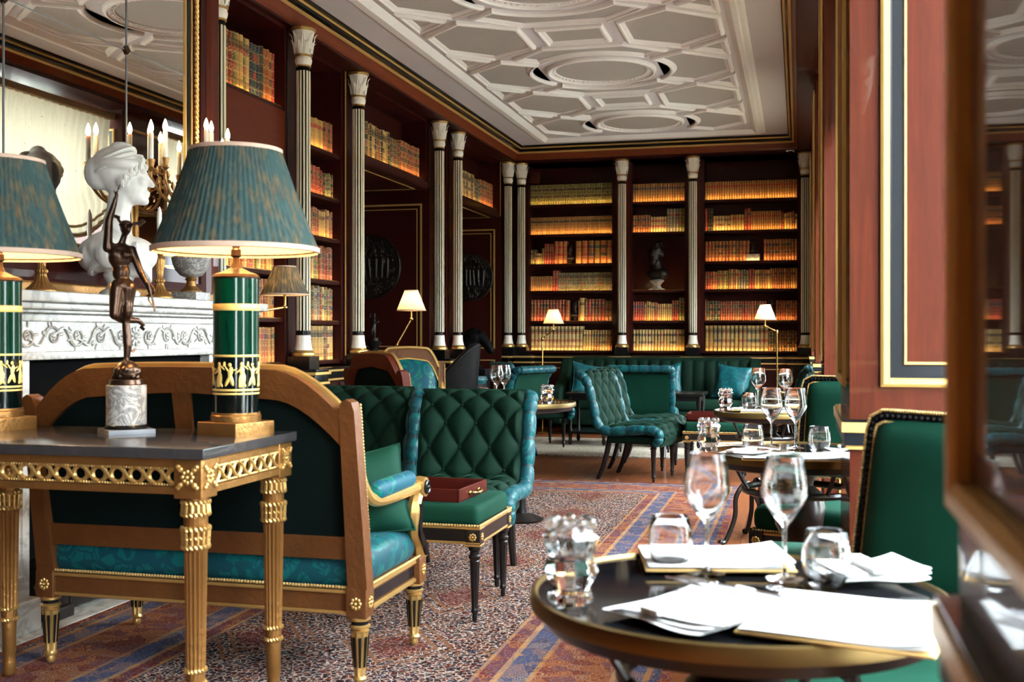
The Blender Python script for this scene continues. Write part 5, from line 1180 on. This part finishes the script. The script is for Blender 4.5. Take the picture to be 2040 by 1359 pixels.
def urn_candelabrum():
    t = thing('candelabrum', 'gilt candelabrum with lit candle bulbs rising from a veined marble urn', 'candelabrum', (-2.985, 5.04, ZM))
    q = MB(); q.rbox(-.07, .07, -.07, .07, 0, .045, .004); q.obj('marble_plinth', M['marble_grey'], t)
    q = MB(); q.lathe([(.052, .045), (.054, .052), (.040, .062), (.026, .075), (.022, .10), (.030, .108), (.024, .118)], 28); q.obj('gilt_foot', M['gold'], t)
    q = MB(); q.lathe([(.022, .116), (.055, .130), (.080, .158), (.092, .19), (.095, .21), (.098, .215), (.094, .222), (.085, .223)], 32); q.obj('urn_bowl', M['marble_grey'], t)
    q = MB(); q.lathe([(.088, .222), (.07, .235), (.03, .25), (.018, .30), (.022, .36), (.016, .42), (.022, .50), (.012, .56), (.018, .60), (0, .63)], 20); q.obj('gilt_stem', M['gold'], t)
    tips = [(.01, -.375, .66), (.03, -.285, .68), (.06, .045, .745), (.02, .165, .755), (.04, .30, .74), (-.03, .37, .70), (.10, -.10, .66)]
    for i, (x, y, z) in enumerate(tips[:6]):
        q = MB(); q.tube(bez([(0, 0, .50), (x * .3, y * .35, .47), (x * .7, y * .72, .50), (x, y * .98, .57), (x, y, z - .05)], 6), .0075, 7)
        rr = random.Random(i)
        for k in range(9):
            s = rr.uniform(.25, 1); c = Vector((x * s, y * s, lerp(.50, .60, s ** 3) + rr.uniform(-.03, .04))); d = Vector((rr.uniform(-1, 1), rr.uniform(-1, 1), rr.uniform(-.5, 1))).normalized(); e = d.orthogonal().normalized() * .011; L = rr.uniform(.03, .06)
            n_ = d.cross(e).normalized() * .003; q.add([c, c + d * L * .45 + e + n_, c + d * L, c + d * L * .45 - e + n_, c + d * L * .5 - n_], [(0, 1, 4), (1, 2, 4), (2, 3, 4), (3, 0, 4), (0, 3, 2, 1)])
        q.lathe([(.006, -.06), (.014, -.05), (.020, -.045), (.012, -.035), (.016, -.02), (.020, .0), (.017, .002)], 14, c=(x, y, z)); br_ = q.obj('branch', M['gold'], t)
        q = MB(); q.lathe([(.012, z - .002), (.012, z + .125), (.010, z + .128)], 14, c=(x, y, 0)); q.obj('candle_tube', M['wax'], br_)
        q = MB(); q.lathe([(.004, z + .126), (.010, z + .137), (.0125, z + .150), (.009, z + .168), (.003, z + .185), (0, z + .190)], 14, c=(x, y, 0)); q.obj('flame_bulb', M['flame'], br_)
urn_candelabrum()
q = MB(); vz = thing('gilt_vase', 'small gilt two-handled vase on the mantel behind the bust', 'vase', (-3.06, 4.60, ZM))
q.lathe([(.03, 0), (.032, .01), (.018, .03), (.014, .06), (.03, .09), (.040, .13), (.036, .17), (.022, .20), (.030, .225), (.033, .23)], 24); q.obj('body', M['gold'], vz)
for s in (-1, 1): q = MB(); q.tube(bez([(0, s * .037, .12), (0, s * .062, .15), (0, s * .055, .20), (0, s * .025, .21)], 6), .005, 6); q.obj('handle', M['goldb'], vz)
# fire dog at the left of the hearth
def firedog():
    t = thing('firedog', 'ornate brass firedog on the hearth left of the settee', 'firedog', (-2.97, 3.92, .012))
    q = MB(); q.rbox(-.07, .07, -.07, .07, 0, .05, .006); q.rbox(-.055, .055, -.055, .055, .05, .22, .004); q.rbox(-.066, .066, -.066, .066, .22, .245, .006); q.obj('pedestal', M['bronzeb'], t)
    q = MB(); q.lathe([(.05, .245), (.055, .26), (.03, .28), (.026, .30), (.05, .33), (.056, .37), (.04, .41), (.02, .43), (.03, .45), (.012, .49), (0, .53)], 20); q.obj('urn_finial', M['gold'], t)
    q = MB(); rosette(q, (.0, -.057, .135), .035, 'y'); q.obj('gilt_mount', M['gold'], t); q = MB(); rosette(q, (.057, 0, .135), .035, 'x'); q.obj('gilt_mount', M['gold'], t)
    q = MB(); q.rbox(-.05, .05, .07, .42, .03, .10, .008); q.obj('long_bar', M['bronzeb'], t)
firedog()

# ------------------------------------------------------------------ lamps on brass poles
def floor_lamp(label, loc, ang, H, shade='shade_c', arm=.27, zj=1.0, r=.12, en=2.5, foot=True):
    t = thing('floor_lamp', label, 'lamp', loc, ang, 'brass swing-arm floor lamps'); zs = H - .24
    q = MB(); q.lathe([(.12, 0), (.125, .01), (.10, .02), (.03, .03), (.012, .05)], 28); q.obj('base', M['brass'], t)
    q = MB(); q.tube([(0, 0, .03), (0, 0, zj)], .009, 10); q.lathe([(.009, zj - .03), (.016, zj - .02), (.018, zj), (.012, zj + .02)], 12); q.obj('pole', M['brass'], t)
    q = MB(); q.tube([(0, 0, zj), (arm, 0, zs)], .0075, 10); q.ell((arm, 0, zs), .016); q.ell((arm * .25, 0, lerp(zj, zs, .25)), .012); q.tube([(arm, 0, zs), (arm, 0, zs + .09)], .008, 8); q.obj('swing_arm', M['brass'], t)
    q = MB(); q.M = Matrix.Translation((arm, 0, 0)); pleated(q, r, zs + .075, r * .46, H, 40, .015, seg=5); sh = q.obj('shade', M[shade], t, 0)
    q = MB(); q.torus((arm, 0, zs + .075), r, .005, 32, 6); q.obj('shade_binding', M['shade_bind'], sh); q = MB(); q.torus((arm, 0, H), r * .46, .005, 24, 6); q.obj('shade_binding', M['shade_bind'], sh)
    q = MB(); q.ell((arm, 0, zs + .14), (.02, .02, .03)); q.obj('bulb', M['bulb'], t)
    ld = bpy.data.lights.new('lamp_light', 'POINT'); ld.energy = en; ld.color = (1, .70, .38); ld.shadow_soft_size = .025; lo = bpy.data.objects.new('lamp_light', ld); COL.objects.link(lo); lo.parent = t; lo.location = (arm, 0, zs + .14)
    return t
floor_lamp('brass floor lamp with cream shade by the first doorway', (-3.30, 8.75, 0), radians(20), 1.545, zj=1.02, arm=.16)
floor_lamp('brass floor lamp with cream shade beside the sofa, before the end bookcase', (-2.95, 12.85, 0), radians(0), 1.475, zj=1.13, arm=.135)
floor_lamp('brass floor lamp with cream shade at the window end of the sofa', (-.24, 12.9, 0), radians(180), 1.515, zj=1.21, arm=.13)
floor_lamp('floor lamp with grey-green pleated shade behind the big table lamp', (-3.06, 5.80, 0), radians(60), 1.575, 'shade_g', zj=1.30, arm=.24, r=.14, en=1.0)
# ------------------------------------------------------------------ dining tables and what stands on them
M['rim'] = plain('aged_brass_rim', (.16, .105, .035), .35, .8)
def round_table(label, loc, r, H=.74, skirt=.05, lower=True, foot='ebony', group='round dining tables', legs=True):
    t = thing('round_table', label, 'table', loc, 0, group)
    q = MB(); q.lathe([(0, H - .012), (r - .012, H - .012), (r - .012, H), (0, H)], 64); q.obj('tabletop', M['gloss'], t)
    q = MB(); q.lathe([(r - .013, H - .022), (r - .002, H - .022), (r, H - .010), (r - .002, H + .004), (r - .008, H + .006), (r - .013, H)], 64, cap=False); q.obj('brass_rim', M['rim'], t)
    q = MB(); q.lathe([(r * .80, H - .055), (r * .93, H - .045), (r - .012, H - .020), (r * .5, H - .018)], 56); q.obj('underside', M['ebony'], t)
    if not legs: 
        q = MB(); q.lathe([(.13, 0), (.14, .012), (.11, .025), (.035, .05), (.026, .10), (.026, H - .10), (.05, H - .05)], 28); q.obj('pedestal', M['ebony'], t); return t
    q = MB(); q.lathe([(.03, .10), (.05, .13), (.06, .20), (.055, .28), (.035, .36), (.045, .40), (.085, .47), (.095, .54), (.085, .59), (.05, .62), (.06, .66), (.15, H - .05)], 32); q.obj('urn_pedestal', M['ebony'], t)
    for k in range(4):
        a = 2 * pi * k / 4 + .5; q = MB(); c, s = cos(a), sin(a)
        q.tube(bez([(.05 * c, .05 * s, .22), (.12 * c, .12 * s, .34), (.19 * c, .19 * s, .27), (.20 * c, .20 * s, .15), (.25 * c, .25 * s, .03), (.28 * c, .28 * s, .012)], 7), .014, 8); q.ell((.285 * c, .285 * s, .016), .016); q.obj('curved_leg', M['ebony'], t)
    if lower:
        q = MB(); q.torus((0, 0, .60), r * .55, .013, 40, 8)
        q.obj('ring_stretcher', M['ebony'], t)
        for k in range(4): a = 2 * pi * k / 4 + .5; q = MB(); q.tube(bez([(r * .55 * cos(a), r * .55 * sin(a), .60), (r * .62 * cos(a), r * .62 * sin(a), .64), (r * .7 * cos(a), r * .7 * sin(a), H - .05)], 5), .008, 7); q.obj('strut', M['ebony'], t)
    return t
T1 = (-.10, 1.885, 0); T2 = (.0, 4.225, 0); T3 = (-.172, 6.42, 0); T4 = (-1.68, 6.74, 0)
round_table('round black dining table with brass rim, nearest the camera', T1, .345); round_table('round black dining table with brass rim beside the mahogany pier', T2, .36); round_table('round black dining table with brass rim, third along the windows', T3, .30)
round_table('round black table behind the tufted chair, with wine glasses', T4, .34, legs=False)
round_table('small round black table by the far window', (.02, 9.25, 0), .24, .70, legs=False)
def glass_mesh(kind):
    if kind == 'wine': P = [(.034, 0), (.036, .002), (.030, .0045), (.006, .008), (.0036, .014), (.0034, .095), (.006, .103), (.020, .118), (.036, .142), (.0445, .160), (.0425, .185), (.035, .232), (.0345, .2335), (.0335, .232), (.0412, .185), (.0432, .161), (.0345, .1435), (.019, .121), (.0, .112)]
    else: P = [(.026, 0), (.030, .003), (.037, .02), (.0405, .042), (.039, .066), (.034, .092), (.0333, .093), (.0325, .092), (.0372, .066), (.0385, .042), (.035, .021), (.028, .008), (0, .007)]
    q = MB(); q.lathe(P, 40); return q.mesh(kind + '_glass', M['glass'], 60)
GW, GT = glass_mesh('wine'), glass_mesh('tumbler')
def wine(label, x, y, z, s=1.0, g='wine glasses'): o = mesh_obj('wine_glass', GW, None, (x, y, z), label=label, cat='glass', group=g); o.scale = (s, s, s); return o
def tumbler(label, x, y, z, s=1.0, g='water tumblers'): o = mesh_obj('tumbler', GT, None, (x, y, z), label=label, cat='glass', group=g); o.scale = (s, s, s); return o
def shaker(label, x, y, z, s=1.0):
    t = thing('crystal_holder', label, 'holder', (x, y, z), 0, 'cut crystal holders'); t.scale = (s, s, s)
    q = MB(); q.lathe([(.030, 0), (.034, .004), (.028, .022), (.040, .045), (.033, .066), (.034, .07), (.041, .092), (.030, .108), (.024, .110), (.030, .094), (.026, .070), (.0, .066)], 10); me = q.mesh('cut_body', M['glass'], 10); mesh_obj('cut_body', me, t)
    q = MB()
    for k in range(7): a = 2 * pi * k / 7; q.ell((.028 * cos(a), .028 * sin(a), .112), .010, 8, 6)
    q.obj('crystal_beads', M['glass'], t); return t
def sheet(mb, w, d, curl, amp, ph=0, th=.0015, lift=0):
    f = lambda u, v: ((u - .5) * w, (v - .5) * d, .002 + amp * (.5 + .5 * sin(u * 5 + ph) * cos(v * 4 + ph)) + curl * max(0, u - .6) ** 2 + lift * v)
    mb.grid(f, 16, 12); mb.grid(lambda u, v: (lambda p: (p[0], p[1], p[2] - th))(f(1 - u, v)), 16, 12); return mb
def napkin(label, x, y, z, rz, w=.24, d=.2, g='white napkins'):
    t = thing('napkin', label, 'napkin', (x, y, z), rz, g); q = MB()
    for k in range(3): q.at((.006 * k, .004 * k, .005 * k), (0, 0, .07 * k)); sheet(q, w * (1 - .04 * k), d * (1 - .03 * k), .04, .006, k)
    q.at(); q.obj('folded_linen', M['linen'], t, 0)
    q = MB(); q.rbox(-w * .1, w * .1, -d * .5, d * .5, .016, .026, .004); q.obj('linen_roll', M['linen'], t); return t
def menu(label, x, y, z, rz, w=.30, d=.22):
    t = thing('menu', label, 'menu', (x, y, z), rz, 'paper menus')
    q = MB(); q.rbox(-w / 2 - .004, w / 2 + .004, -d / 2 - .004, d / 2 + .004, 0, .004, .001); q.obj('cover', M['brass_card'], t)
    q = MB(); q.at((0, 0, .004)); sheet(q, w, d, .03, .002); q.at((0, 0, .006), (0, 0, .03)); sheet(q, w, d, .06, .002, 1); q.at(); q.obj('pages', M['paper'], t, 0)
    q = MB(); rr = random.Random(int(x * 1000))
    for k in range(2):
        cx, cy = (rr.uniform(-.2, .05) * w, rr.uniform(-.25, .25) * d)
        q.tube([(cx + i * .006 - .02, cy + .006 * sin(i * .8), .0125 + .001 * (i % 2)) for i in range(9)], .0028, 6, flat=.4)
    q.obj('printed_sprig', M['print_green'], t); return t
M['brass_card'] = plain('ochre_card', (.62, .40, .14), .6); M['print_green'] = plain('pale_green_print', (.42, .60, .50), .7)
def plate(label, x, y, z, r=.12):
    t = thing('plate', label, 'plate', (x, y, z), 0, 'white plates')
    q = MB(); q.lathe([(0, 0), (r * .55, 0), (r * .62, .004), (r, .016), (r, .019), (r * .63, .008), (r * .55, .006), (0, .006)], 48); q.obj('dish', M['china'], t)
    q = MB(); q.torus((0, 0, .018), r - .004, .0012, 48, 5); q.obj('rim_line', M['china'], t); return t
def cutlery(kind, label, x, y, z, rz, s=1):
    t = thing(kind, label, kind, (x, y, z), rz, 'table cutlery'); t.scale = (s, s, s)
    q = MB(); q.tube([(0, -.10, .004), (0, -.04, .004), (0, .0, .004), (0, .03, .004)], [.006, .0045, .003, .0035], 8, flat=.5); q.obj('handle', M['steel'], t)
    q = MB()
    if kind == 'fork':
        q.rbox(-.010, .010, .03, .055, .003, .006, .001)
        for k in range(4): q.tube([(-.0085 + k * .0057, .053, .0045), (-.0085 + k * .0057, .10, .005)], .0014, 5)
    else: q.prism([(-.004, .03), (.008, .035), (.009, .09), (.002, .115), (-.005, .11)], .003, .005)
    q.obj('tines' if kind == 'fork' else 'blade', M['steel'], t); return t
# table one
z = .746
shaker('cut crystal holder at the edge of the nearest table', -.352, 1.735, z, 1.12)
tumbler('clear tumbler left of the wine glasses on the nearest table', -.228, 2.04, z); wine('large wine glass on the left of the nearest table', -.158, 1.99, z, .92); wine('large wine glass on the right of the nearest table', -.024, 1.985, z, .92); tumbler('clear tumbler on the window side of the nearest table', .045, 1.955, z)
menu('open white menu lying at the back of the nearest table', -.155, 2.105, z + .002, radians(12), .26, .20)
napkin('white napkin with cutlery at the front of the nearest table', -.145, 1.70, z + .001, radians(-38), .20, .22)
menu('open white menu hanging over the front edge of the nearest table', .075, 1.70, z + .002, radians(-14), .26, .27)
napkin('crumpled white napkin on the window side of the nearest table', .115, 2.03, z + .004, radians(20), .17, .13)
plate('white plate under the window-side tumbler of the nearest table', .045, 1.955, z - .0195 + .012, .0) if False else None
cutlery('knife', 'steel knife on the napkin of the nearest table', -.125, 1.73, z + .028, radians(48)); cutlery('fork', 'steel fork on the napkin of the nearest table', -.105, 1.755, z + .028, radians(55))
# middle table
tumbler('tilted-looking tumbler at the left of the middle table', -.165, 4.20, z, 1.0); wine('wine glass on the left of the middle table', -.10, 4.28, z, .97); wine('wine glass on the right of the middle table', -.012, 4.29, z, .97); tumbler('tumbler beside the pier on the middle table', .072, 4.19, z, 1.0)
shaker('cut crystal holder on the middle table', -.315, 4.05, z, 1.05)
menu('white menu spread on the front of the middle table', -.02, 3.93, z + .002, radians(4), .34, .20); napkin('white napkin on the left of the middle table', -.195, 3.97, z + .001, radians(-30), .17, .15); napkin('white napkin beside the pier on the middle table', .17, 4.12, z + .001, radians(15), .16, .16)
cutlery('fork', 'steel fork on the middle table', -.15, 3.98, z + .030, radians(60)); cutlery('knife', 'steel knife on the middle table', -.17, 4.0, z + .030, radians(66))
# third table
shaker('cut crystal holder on the far dining table', -.40, 6.36, z, 1.05); tumbler('tumbler at the left of the far dining table', -.275, 6.45, z, 1.05); wine('wine glass on the left of the far dining table', -.23, 6.62, z, 1.0); wine('wine glass on the right of the far dining table', -.075, 6.50, z, 1.0); tumbler('tumbler on the window side of the far dining table', -.0, 6.58, z, 1.05)
menu('white menu on the front of the far dining table', -.15, 6.25, z + .002, radians(3), .32, .2); plate('white plate on the far dining table', .0, 6.35, z, .10); menu('ochre card folder beside the crystal holder', -.345, 6.42, z, radians(10), .07, .10)
# small table behind the tufted chair
tumbler('left tumbler behind the tufted chair', -1.935, 6.76, z, 1.0); wine('left wine glass behind the tufted chair', -1.853, 6.78, z, 1.0); wine('right wine glass behind the tufted chair', -1.835, 6.90, z, 1.0); tumbler('right tumbler behind the tufted chair', -1.74, 6.62, z, 1.0); shaker('cut crystal holder on the round table by the tufted chair', -1.475, 6.56, z, 1.05)

# ------------------------------------------------------------------ bronzes and other library pieces
def head_bust(label, loc, rz, h, base=True, mat='bronzeb', seed=1):
    t = thing('bronze_bust', label, 'bust', loc, rz, 'bronze busts among the books'); g = MB(); s = h; rr = random.Random(seed); z0 = .20 * s if base else 0
    k = (h - z0)
    g.ell((0, 0, z0 + .74 * k), (.17 * k, .20 * k, .24 * k), 16, 10); g.ell((0, -.08 * k, z0 + .62 * k), (.13 * k, .14 * k, .16 * k)); g.cap((0, -.20 * k, z0 + .74 * k), (0, -.25 * k, z0 + .64 * k), .03 * k, .04 * k); g.ell((0, -.19 * k, z0 + .54 * k), (.07 * k, .06 * k, .03 * k)); g.ell((0, -.17 * k, z0 + .47 * k), (.09 * k, .08 * k, .08 * k))
    for sx in (-1, 1): g.ell((sx * .08 * k, -.17 * k, z0 + .78 * k), (.05 * k, .04 * k, .03 * k)); g.ell((sx * .175 * k, 0, z0 + .66 * k), (.03 * k, .05 * k, .07 * k))
    g.chain([(0, .02 * k, z0 + .5 * k), (0, .04 * k, z0 + .32 * k)], [.12 * k, .16 * k]); g.ell((0, .03 * k, z0 + .16 * k), (.32 * k, .19 * k, .17 * k), 16, 8)
    for i in range(26): a = rr.uniform(0, 6.3); e = rr.uniform(.15, 1.3); g.ell((.17 * k * cos(a) * cos(e), .20 * k * sin(a) * cos(e) + .03 * k, z0 + .76 * k + .23 * k * sin(e)), rr.uniform(.03, .055) * k, 7, 5)
    put(fused(g, .019 * k, 2), 'head_and_shoulders', M[mat], t)
    if base: q = MB(); q.lathe([(.16 * s, 0), (.17 * s, .02 * s), (.10 * s, .05 * s), (.07 * s, .10 * s), (.11 * s, .16 * s), (.15 * s, .19 * s), (.12 * s, .22 * s)], 20); q.obj('socle', M['marble_grey'] if h > .4 else M[mat], t)
    return t
head_bust('black bronze bust in the niche of the end bookcase', (-1.74, 14.06, 1.7395), radians(-25), .62)
head_bust('small dark bust between books on the third shelf, green-topped end bay', (-2.865, 14.06, 2.0865), 0, .25, seed=2)
head_bust('small dark bust between red books above the brass lamp', (-2.79, 14.05, 1.3515), 0, .26, seed=3)
head_bust('small curly-haired bust on a marble block, window-side end bay', (-.55, 14.06, 2.1765), 0, .19, False, seed=4)
q = MB(); q.rbox(-.63, -.47, 14.0, 14.12, 2.0865, 2.176, .004); tag(q.obj('marble_block', M['marble_grey']), 'veined marble block under the curly-haired bust', 'block')
def statuette(label, loc, h, seed=1, mat='bronzeb', rz=0):
    t = thing('bronze_statuette', label, 'statuette', loc, rz); g = MB(); k = h * .62; z0 = h * .38; rr = random.Random(seed)
    q = MB(); q.lathe([(.16 * h, 0), (.17 * h, .02 * h), (.12 * h, .05 * h), (.07 * h, .12 * h), (.16 * h, .20 * h), (.19 * h, .26 * h), (.12 * h, .31 * h), (.10 * h, .38 * h)], 20); q.obj('urn_base', M[mat], t)
    g.chain([(.02 * k, 0, z0), (.03 * k, 0, z0 + .28 * k), (0, 0, z0 + .50 * k)], [.035 * k, .055 * k, .08 * k]); g.chain([(-.08 * k, .02 * k, z0), (-.07 * k, -.05 * k, z0 + .26 * k), (-.02 * k, 0, z0 + .50 * k)], [.035 * k, .055 * k, .08 * k]); g.ell((0, 0, z0 + .62 * k), (.11 * k, .08 * k, .16 * k)); g.ell((.02 * k, 0, z0 + .88 * k), (.065 * k, .07 * k, .085 * k)); g.cap((0, 0, z0 + .74 * k), (.02 * k, 0, z0 + .85 * k), .045 * k, .04 * k)
    g.chain([(.10 * k, 0, z0 + .72 * k), (.20 * k, -.03 * k, z0 + .62 * k), (.12 * k, -.1 * k, z0 + .55 * k)], [.04 * k, .035 * k, .025 * k]); g.chain([(-.10 * k, 0, z0 + .72 * k), (-.19 * k, 0, z0 + .80 * k), (-.12 * k, 0, z0 + .95 * k)], [.04 * k, .035 * k, .025 * k])
    put(fused(g, .03 * k, 2), 'figure', M[mat], t); return t
def roundel(label, loc, r, seed):
    t = thing('bronze_roundel', label, 'relief', loc); rr = random.Random(seed)
    q = MB(); q.M = Matrix.Translation((0, 0, 0)) @ Matrix.Rotation(pi / 2, 4, 'X'); q.lathe([(0, .0), (r, 0), (r, .02), (r * .97, .03), (r * .93, .02), (0, .018)], 64); q.M = Matrix(); d_ = q.obj('disc', M['bronzeb'], t)
    g = MB()
    for i in range(190):
        a = rr.uniform(0, 2 * pi); R_ = r * .9 * sqrt(rr.random()); g.at((R_ * cos(a), -.020, R_ * sin(a)), (0, rr.uniform(0, 3.1), 0)); g.ell((0, 0, 0), (rr.uniform(.008, .016), rr.uniform(.008, .016), rr.uniform(.02, .05) * (.6 + .6 * (R_ < r * .6))), 7, 5)
    for i in range(7):
        x = r * lerp(-.55, .55, i / 6); zb = -r * .25; g.at(); g.cap((x, -.02, zb - .02), (x + rr.uniform(-.02, .02), -.025, zb + .16), .016, .022); g.ell((x, -.028, zb + .20), .017); g.cap((x, -.025, zb + .14), (x + rr.choice((-1, 1)) * .06, -.028, zb + .10 + rr.uniform(0, .1)), .009, .007)
    g.at(); g.obj('relief_figures', M['bronzeb'], t); return t
import builtins
def AT(u, v, Y):       # point of the place seen at a photograph position, on the plane y = Y
    l = (u - 1020) / 2210; k = Y / (l * SA + CA); return Vector(((l * CA - SA) * k, Y, 1.17 + (668 - v) / 2210 * k))
p = AT(738, 532, 10.76); roundel('large round bronze relief hanging in the first doorway', (p.x, 10.775, p.z), .335, 1)
p = AT(937, 553, 13.58); roundel('round dark bronze relief hanging in the second doorway', (p.x, 13.595, p.z), .30, 2)
# pedestals and sculpture in the doorways
def pedestal(label, loc, w, h):
    t = thing('pedestal', label, 'pedestal', loc, 0, 'black pedestals'); q = MB(); q.rbox(-w / 2, w / 2, -w / 2, w / 2, .08, h - .06, .004); q.obj('shaft', M['black'], t)
    q = MB(); q.rbox(-w / 2 - .02, w / 2 + .02, -w / 2 - .02, w / 2 + .02, 0, .08, .005); q.rbox(-w / 2 - .025, w / 2 + .025, -w / 2 - .025, w / 2 + .025, h - .06, h, .005); q.obj('mouldings', M['navy'], t); return t
p = AT(745, 705, 10.4); pedestal('black pedestal in the first doorway', (p.x, 10.4, 0), .24, p.z); statuette('small dark bronze figure on an urn in the first doorway', (p.x, 10.4, p.z + .001), .42, 1)
# large black sculpture by the second doorway: loose stand-in, an animal head on a tall black plinth
def black_animal_head():
    p = AT(948, 720, 11.8)
    pedestal('tall black pedestal by the second doorway', (p.x, 11.8, 0), .26, .80)
    t = thing('black_sculpture', 'large black sculpted horse-like head on a pedestal by the second doorway', 'sculpture', (p.x, 11.8, .802)); g = MB()
    g.chain([(-.06, 0, .0), (-.06, 0, .14), (-.03, 0, .26), (.04, 0, .36)], [.10, .085, .08, .075]); g.chain([(.04, 0, .36), (.12, 0, .28), (.17, 0, .20)], [.075, .055, .045]); g.cap((.0, -.03, .40), (-.01, -.035, .46), .022, .010); g.cap((.0, .03, .40), (-.01, .035, .46), .022, .010); g.chain([(-.10, 0, .05), (-.13, 0, .2), (-.08, 0, .36), (0, 0, .42)], [.03, .04, .04, .03])
    g.ell((-.05, 0, .02), (.13, .11, .035)); g.ell((-.07, 0, .2), (.12, .11, .2)); g.ell((-.03, 0, .34), (.12, .10, .11)); put(fused(g, .012, 3), 'head', M['leather'], t)
black_animal_head()
# black leather tub chair
def tub_chair():
    t = thing('tub_chair', 'black leather tub chair with a sweeping back near the first doorway', 'chair', (-2.80, 8.62, 0), radians(-90))
    q = MB()
    def f(u, v, r=.30):
        a = lerp(-2.2, 2.2, u); top = .46 + .60 * (.5 + .5 * cos(a)) ** 1.2 + .02; zz = lerp(.34, top, v); rr_ = r * (.84 + .20 * v); return (rr_ * sin(a), rr_ * cos(a) * .95, zz)
    q.grid(lambda u, v: f(u, v), 48, 12); q.grid(lambda u, v: f(1 - u, v, .265), 48, 12); q.tube([Vector(f(i / 48, 1, .283)) for i in range(49)], .02, 8); q.obj('shell_back', M['leather'], t, 0)
    q = MB(); q.lathe([(.0, .36), (.24, .36), (.26, .40), (.25, .46), (.0, .48)], 32); q.obj('seat', M['leather'], t)
    for k in range(4): a = pi / 4 + k * pi / 2; q = MB(); q.tube([(.2 * cos(a), .2 * sin(a), .36), (.23 * cos(a), .23 * sin(a), 0)], [.024, .014], 10); q.obj('leg', M['ebony'], t)
tub_chair()
def bar_stool(label, loc, h):
    t = thing('round_stool', label, 'stool', loc, 0, 'round stools with teal seats'); q = MB(); q.lathe([(0, h - .06), (.15, h - .06), (.165, h - .03), (.155, h), (0, h + .01)], 28); q.obj('seat_pad', M['teal'], t)
    q = MB(); q.lathe([(.145, h - .14), (.16, h - .12), (.16, h - .06), (.0, h - .06)], 28); q.obj('seat_band', M['ebony'], t)
    for k in range(4): a = pi / 4 + k * pi / 2; q = MB(); q.lathe([(.012, 0), (.018, .03), (.014, .08), (.022, h * .5), (.015, h * .6), (.024, h - .12)], 12, c=(.125 * cos(a), .125 * sin(a), 0)); q.obj('leg', M['ebony'], t)
    return t
p = AT(935, 750, 9.6); bar_stool('round stool with a teal seat beside the black tub chair', (p.x, 9.6, 0), p.z); p = AT(1030, 735, 12.75); bar_stool('taller round stool with a teal seat before the end wall corner', (p.x, 12.75, 0), p.z)
# small statuette on the tray-like shelf above the right-hand floor lamp
statuette('tiny dark bronze figure between the books above the window-side lamp', (-.325, 14.04, 1.3515), .27, 5)
# fittings of the end wall
t = thing('wall_speaker', 'small round speaker above the green books', 'speaker', (-3.30, 13.93, 3.20)); q = MB(); q.rbox(-.07, .07, -.02, .01, -.07, .07, .006); q.obj('plate', M['mahog'], t); q = MB(); q.torus((0, -.022, 0), .045, .008, 24, 6, 'y'); q.M = Matrix.Rotation(pi / 2, 4, 'X'); q.lathe([(0, .0), (.04, .0), (.04, .022), (0, .016)], 24); q.M = Matrix(); q.obj('cone', M['bronzeb'], t)
t = thing('dome_camera', 'small dome camera under the cornice at the window end', 'camera', (-.10, 13.70, 3.384)); q = MB(); q.lathe([(0, -.012), (.05, -.012), (.05, 0), (0, 0)], 24); q.obj('mount', M['plaster'], t); q = MB(); q.ell((0, 0, -.014), (.03, .03, .035)); q.obj('dome', M['black'], t)

# things that stand on a rug rest on its pile; fine ornament too small to pick apart is marked as such
for o in list(bpy.data.objects):
    if o.parent is None and o.get('category') and o.get('category') not in ('rug', 'hearth') and abs(o.location.z) < .002 and o.type == 'EMPTY':
        x, y = o.location.x, o.location.y
        if (-2.83 < x < -.42 and 1.3 < y < 8.72) or (-3.05 < x < .05 and 10.55 < y < 12.35): o.location.z += .0105
    if o.parent and o.name.split('.')[0] in ('gilt_beading', 'braid', 'gilt_nail_trim', 'black_braid', 'apron_beading', 'leg_carving', 'rope_moulding', 'carved_rosette', 'rosette', 'dentil_ring', 'relief_figures', 'scroll_carving', 'curls', 'fluting', 'crystal_beads', 'buttons', 'guilloche', 'gilt_line', 'rail_moulding', 'black_inlay', 'small_wings', 'printed_sprig', 'groove_inlay', 'headscarf_folds', 'drapery'): o['kind'] = 'stuff'
